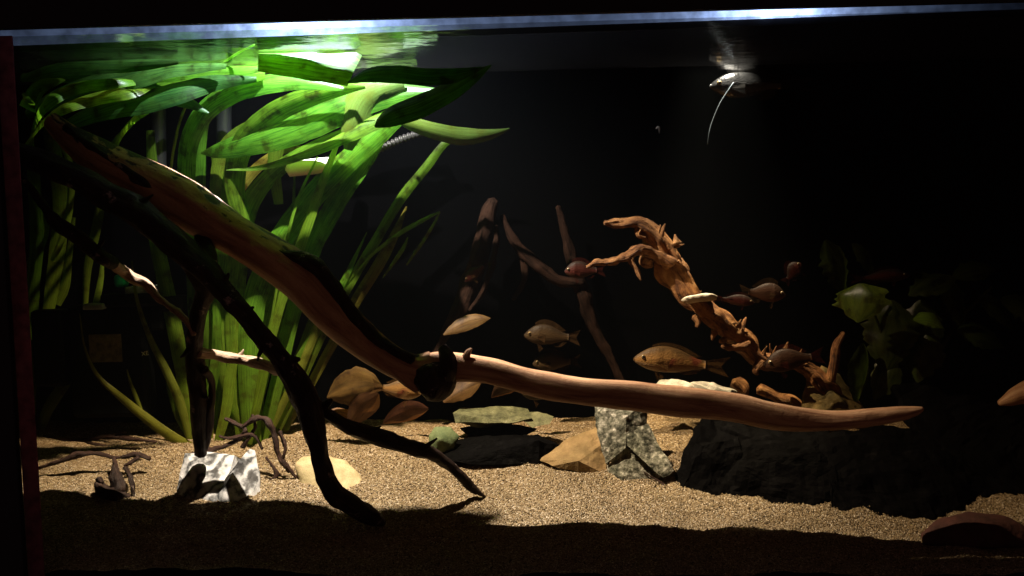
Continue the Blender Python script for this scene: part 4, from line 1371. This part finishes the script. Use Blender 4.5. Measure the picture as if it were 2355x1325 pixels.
# ------------------------------------------------------------------ broad-leaved plant at right
def oval(c, tip, w, Y0, Y1, m, parent, twist=0.0, name='leaf', seed=0.0, n=7, rag=0.2):
    (x0, y0), (x1, y1) = c, tip
    prof = [0.10, 0.62, 0.92, 1.0, 0.86, 0.55, 0.04]
    pts = []
    for i in range(n):
        t = i / (n - 1)
        bend = 10 * math.sin(t * 3.14)
        pts.append((x0 + (x1 - x0) * t + bend * 0.3, y0 + (y1 - y0) * t - bend, prof[i] * w, Y0 + (Y1 - Y0) * t))
    V, F, UV = ribbon_geo(pts, twist=twist, curl=0.12, step=5, seed=seed, across=9, rag=rag)
    return mesh_obj(name, V, F, m, parent, UV)


brd = empty('broad_leaf_plant', P(2080, 900, .33), 'broad leaved plant in the dim water at right with one bright leaf', 'plant')
tag(oval((1978, 652), (1972, 742), 98, .31, .30, M['broad'], brd, -0.7, seed=1), 'bright yellow green leaf')
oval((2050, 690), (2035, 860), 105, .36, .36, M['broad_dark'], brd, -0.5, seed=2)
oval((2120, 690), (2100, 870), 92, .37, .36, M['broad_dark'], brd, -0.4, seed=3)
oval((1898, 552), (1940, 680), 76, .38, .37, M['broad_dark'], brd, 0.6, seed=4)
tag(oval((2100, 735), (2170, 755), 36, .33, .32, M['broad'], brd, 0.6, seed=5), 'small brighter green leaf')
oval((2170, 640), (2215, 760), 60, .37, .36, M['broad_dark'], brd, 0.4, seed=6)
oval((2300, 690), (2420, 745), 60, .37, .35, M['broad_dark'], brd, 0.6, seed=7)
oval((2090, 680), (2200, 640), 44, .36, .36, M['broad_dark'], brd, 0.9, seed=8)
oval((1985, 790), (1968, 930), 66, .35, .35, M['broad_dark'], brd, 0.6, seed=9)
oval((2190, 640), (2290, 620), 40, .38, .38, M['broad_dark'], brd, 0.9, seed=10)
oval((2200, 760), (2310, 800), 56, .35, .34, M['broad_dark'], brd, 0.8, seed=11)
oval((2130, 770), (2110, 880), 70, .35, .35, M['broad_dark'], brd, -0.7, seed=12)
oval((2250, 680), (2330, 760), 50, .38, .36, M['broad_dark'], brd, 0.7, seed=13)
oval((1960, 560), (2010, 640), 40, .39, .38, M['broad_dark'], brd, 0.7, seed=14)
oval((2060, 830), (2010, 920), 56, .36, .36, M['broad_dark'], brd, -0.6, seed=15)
for i, pts in enumerate([[(2085, 930, 5, .37), (2040, 800, 4, .37), (1985, 660, 3, .345)], [(2095, 930, 5, .38), (2120, 780, 4, .38), (2150, 690, 3, .375)], [(2105, 930, 5, .38), (2190, 760, 4, .38), (2280, 660, 3, .375)]]):
    limb('stem', pts, M['broad_dark'], brd, rough=0.1, seed=70 + i, sides=8)

# mossy wood at the foot of the tan driftwood
rock('wood_stump', [[(1850, 870, .36), (1890, 845, .37), (1930, 860, .38), (1950, 930, .36), (1990, 950, .36), (2010, 985, .34), (1850, 985, .33), (1870, 920, .34), (1930, 920, .33), (1920, 980, .42)]],
     rock_mat('mossy_wood', [(0.3, (0.05, 0.04, 0.012)), (0.55, (0.16, 0.11, 0.035)), (0.75, (0.27, 0.17, 0.06))], 45),
     'mossy brown stump behind the right end of the peeled branch', cat='driftwood', amp=0.007, seed=16, smooth=True)

# ------------------------------------------------------------------ dead leaves
dl = empty('dead_leaf', P(820, 950, .36), 'broad yellow brown dead leaf standing on the sand behind the side branch', 'leaf')
oval((878, 890), (752, 915), 96, .37, .36, M['dead'], dl, 0.15, 'blade', seed=21, rag=0.05)
tag(dl, None, None, 'dead leaves on the sand')
for i, (c, t, w, Y, m, lab) in enumerate([
        ((870, 905), (800, 985), 60, .365, 'brown_dead', 'curled dark brown dead leaf below the yellow brown one'),
        ((745, 950), (830, 982), 30, .37, 'dead', 'orange dead leaf lying flat beside the dark branch'),
        ((985, 940), (880, 975), 50, .40, 'brown_dead', 'dark rolled dead leaf left of the stacked slabs'),
        ((1020, 925), (1110, 875), 50, .38, 'dead', 'pointed brown dead leaf under the knot of the peeled branch'),
        ((1020, 770), (1128, 732), 34, .40, 'dead', 'narrow yellow leaf caught on the dim root'),
        ((1195, 880), (1130, 915), 44, .41, 'brown_dead', 'dull brown dead leaf above the mossy slate')]):
    e = empty('dead_leaf', P(*c, Y), lab, 'leaf', 'dead leaves on the sand' if i != 4 else None)
    oval(c, t, w, Y, Y + 0.01, M[m], e, 0.4, 'blade', seed=22 + i, rag=0.05)
frag = oval((1508, 297), (1516, 308), 6, .25, .25, M['fin_pale'], None, 0.2, 'leaf_scrap', seed=5)
tag(frag, 'tiny pale scrap drifting in open dark water', 'debris')

# ------------------------------------------------------------------ fish
PROF = [(0.0, 0.10), (0.04, 0.30), (0.10, 0.52), (0.20, 0.80), (0.32, 0.97), (0.45, 1.0), (0.60, 0.90), (0.74, 0.66), (0.86, 0.44), (0.95, 0.34), (1.0, 0.32)]


def fish(name, nose, tail, h, Y, skin, fin, label, group=None, yaw=0.0, tail_len=0.28, tail_h=0.75, dorsal=0.35, fat=0.42, slope=0.0, eye=True, pelvic=True, fork=0.35, arch=0.12, cat='fish', dorsal_fin=None):
    """nose / tail (end of the body) in photograph pixels, h = body height in px"""
    u = U(Y)
    a, b = P(*nose, Y), P(*tail, Y + yaw * u)
    ax = b - a
    Lb = ax.length
    ax.normalize()
    vert = Vector((0, 0, 1)) - ax * ax.z
    vert.normalize()
    side = ax.cross(vert)                                  # towards or away from the viewer
    if side.y > 0:
        side = -side
    root = empty(name, (a + b) / 2, label, cat, group)
    H = h * u
    ns, nk = 26, 18
    V, F, UV = [], [], []
    pr = np.array(PROF)

    def station(t):
        return np.interp(t, pr[:, 0], pr[:, 1])

    def centre(t):
        return a + ax * (Lb * t) + vert * (arch * H * math.sin(min(t * 1.15, 1) * 3.1416) * 0.6)
    for i in range(ns):
        t = (i / (ns - 1)) ** 1.15
        s = station(t)
        hh = H / 2 * s
        ww = hh * fat * (1.15 if t < 0.35 else 1.0 - 0.35 * (t - 0.35))
        for k in range(nk):
            an = 2 * math.pi * k / nk
            cz = math.cos(an)
            V.append(centre(t) + vert * (hh * cz * (1.0 if cz > 0 else 0.92)) + side * (ww * math.sin(an) * abs(math.sin(an)) ** 0.1))
            UV.append((t, 0.5 + 0.5 * cz))
    for i in range(ns - 1):
        for k in range(nk):
            k2 = (k + 1) % nk
            F.append((i * nk + k, i * nk + k2, (i + 1) * nk + k2, (i + 1) * nk + k))
    F.append(tuple(range(nk)))
    F.append(tuple((ns - 1) * nk + k for k in reversed(range(nk))))
    mesh_obj('body', V, F, skin, root, UV)

    def fin_sheet(nm, base, edge, m=fin, wob=0.02):
        """thin rayed fin between two rows of points"""
        n = len(base)
        rows = 5
        V, F, UV = [], [], []
        for j in range(rows):
            f = j / (rows - 1)
            for i in range(n):
                p = base[i].lerp(edge[i], f) + side * (wob * H * math.sin(i * 1.3 + f * 2))
                V.append(p)
                UV.append((i / (n - 1), f))
        for j in range(rows - 1):
            for i in range(n - 1):
                F.append((j * n + i, j * n + i + 1, (j + 1) * n + i + 1, (j + 1) * n + i))
        return mesh_obj(nm, V, F, m, root, UV)
    # tail
    c = centre(1.0)
    n = 11
    bs, eg = [], []
    for i in range(n):
        s = i / (n - 1) * 2 - 1
        bs.append(c + vert * (s * H * 0.15) - ax * (0.02 * Lb))
        eg.append(c + vert * (s * H * tail_h / 2) + ax * (Lb * tail_len * (1 - fork * (1 - abs(s)) )))
    fin_sheet('tail_fin', bs, eg)
    # dorsal and anal fins
    bs, eg = [], []
    for i in range(12):
        t = 0.24 + 0.60 * i / 11
        top = centre(t) + vert * (H / 2 * station(t) * 0.96)
        bs.append(top)
        hgt = dorsal * H * (0.25 + 0.75 * math.sin(3.14 * (0.12 + 0.88 * i / 11) ** 0.8)) * 0.7
        eg.append(top + vert * hgt + ax * (0.10 * Lb * (i / 11)))
    fin_sheet('dorsal_fin', bs, eg, dorsal_fin or fin)
    bs, eg = [], []
    for i in range(8):
        t = 0.62 + 0.28 * i / 7
        bot = centre(t) - vert * (H / 2 * station(t) * 0.88)
        bs.append(bot)
        eg.append(bot - vert * (dorsal * H * 0.6 * math.sin(3.14 * (0.2 + 0.7 * i / 7))) + ax * (0.07 * Lb))
    fin_sheet('anal_fin', bs, eg)
    if pelvic:
        bs, eg = [], []
        for i in range(6):
            t = 0.30 + 0.06 * i / 5
            bot = centre(t) - vert * (H / 2 * station(t) * 0.86) + side * 0.1 * H
            bs.append(bot)
            eg.append(bot - vert * (H * (0.40 - 0.04 * i)) + ax * (0.05 * Lb + 0.03 * Lb * i / 5))
        fin_sheet('pelvic_fin', bs, eg)
    bs, eg = [], []
    for i in range(6):
        q = centre(0.30) + side * (H * 0.5 * fat * 1.12) + vert * (H * (-0.02 - 0.025 * i))
        bs.append(q)
        eg.append(q + ax * (0.17 * Lb) + side * 0.05 * H + vert * (H * (0.06 - 0.05 * i)))
    fin_sheet('pectoral_fin', bs, eg)
    if eye:
        er = 0.085 * H
        hw = H / 2 * station(0.13) * fat * 1.1
        for sg in (1, -1):
            p = centre(0.125) + vert * (H * 0.10) + side * sg * (hw * 0.86)
            bm = bmesh.new()
            bmesh.ops.create_uvsphere(bm, u_segments=12, v_segments=8, radius=er)
            bm.verts.index_update()
            V = [p + v.co for v in bm.verts]
            F = [[v.index for v in f.verts] for f in bm.faces]
            bm.free()
            e = mesh_obj('eye', V, F, M['eye_ring'], root)
            V2 = [p + side * sg * er * 0.35 + (q - p) * 0.76 for q in V]
            mesh_obj('pupil', V2, F, M['eye'], e)
    return root


fish('fish', (1457, 826), (1622, 840), 64, .33, M['fish_orange'], M['fin_orange'], 'orange tan fish facing left just above the peeled branch', tail_len=0.34, dorsal=0.22, fat=0.45)
fish('fish', (1205, 772), (1308, 776), 50, .42, M['fish_brown'], M['fin_brown'], 'dim brown fish facing left above the middle of the peeled branch', tail_len=0.26)
fish('fish', (1225, 838), (1312, 832), 44, .44, M['fish_brown'], M['fin_brown'], 'faint brown fish just behind the peeled branch, below the other dim one')
fish('fish', (1200, 905), (1285, 898), 48, .40, M['fish_brown'], M['fin_brown'], 'shadowy fish beneath the peeled branch over the slate slab')
fish('fish', (968, 906), (880, 892), 48, .33, M['fish_orange'], M['fin_orange'], 'yellow tan fish facing right, its head under the branch knot', tail_len=0.3, dorsal=0.2)
fish('fish', (1757, 842), (1866, 822), 56, .33, M['fish_rust'], M['fin_red'], 'dark rust red fish before the right end of the tan root', dorsal=0.3)
fish('fish', (1806, 680), (1722, 672), 46, .39, M['fish_rust'], M['fin_brown'], 'dim deep bodied fish facing right near the red tetra', dorsal=0.4)
fish('fish', (1735, 697), (1660, 688), 28, .37, M['fish_red'], M['fin_red'], 'slim red tetra beside the cream disc', 'small red fish', dorsal=0.3)
fish('fish', (1298, 625), (1372, 622), 42, .36, M['fish_red'], M['fin_red'], 'red fish facing left at the tip of the tan root arm', 'small red fish', dorsal=0.3)
fish('fish', (1842, 605), (1812, 642), 36, .40, M['fish_red'], M['fin_red'], 'small dull red fish tilted upward above the deep bodied fish', 'small red fish', dorsal=0.4)
fish('fish', (2092, 634), (1985, 640), 32, .32, M['fish_red'], M['fin_red'], 'red fish above the bright broad leaf', 'small red fish', dorsal=0.3)
fish('fish', (1070, 648), (1112, 612), 28, .415, M['fish_red'], M['fin_orange'], 'small red fish with yellow face against the dim root', 'small red fish', dorsal=0.3)

gour = fish('fish', (1632, 199), (1795, 196), 64, .425, M['fish_silver'], M['fin_dim'], 'silver fish with long thread fins just under the water surface', tail_len=0.5, tail_h=0.5, dorsal=0.42, fat=0.5, pelvic=False, arch=0.0, dorsal_fin=M['fin_dim'])
limb('thread_fin', [(1687, 190, 1.2, .405), (1676, 206, 1.2, .405), (1656, 238, 1.2, .41), (1638, 280, 1.2, .415), (1631, 305, 1.0, .415), (1627, 332, 0.6, .415)],
     M['grey_plastic'], gour, rough=0, fine=0, sides=6, step=4)
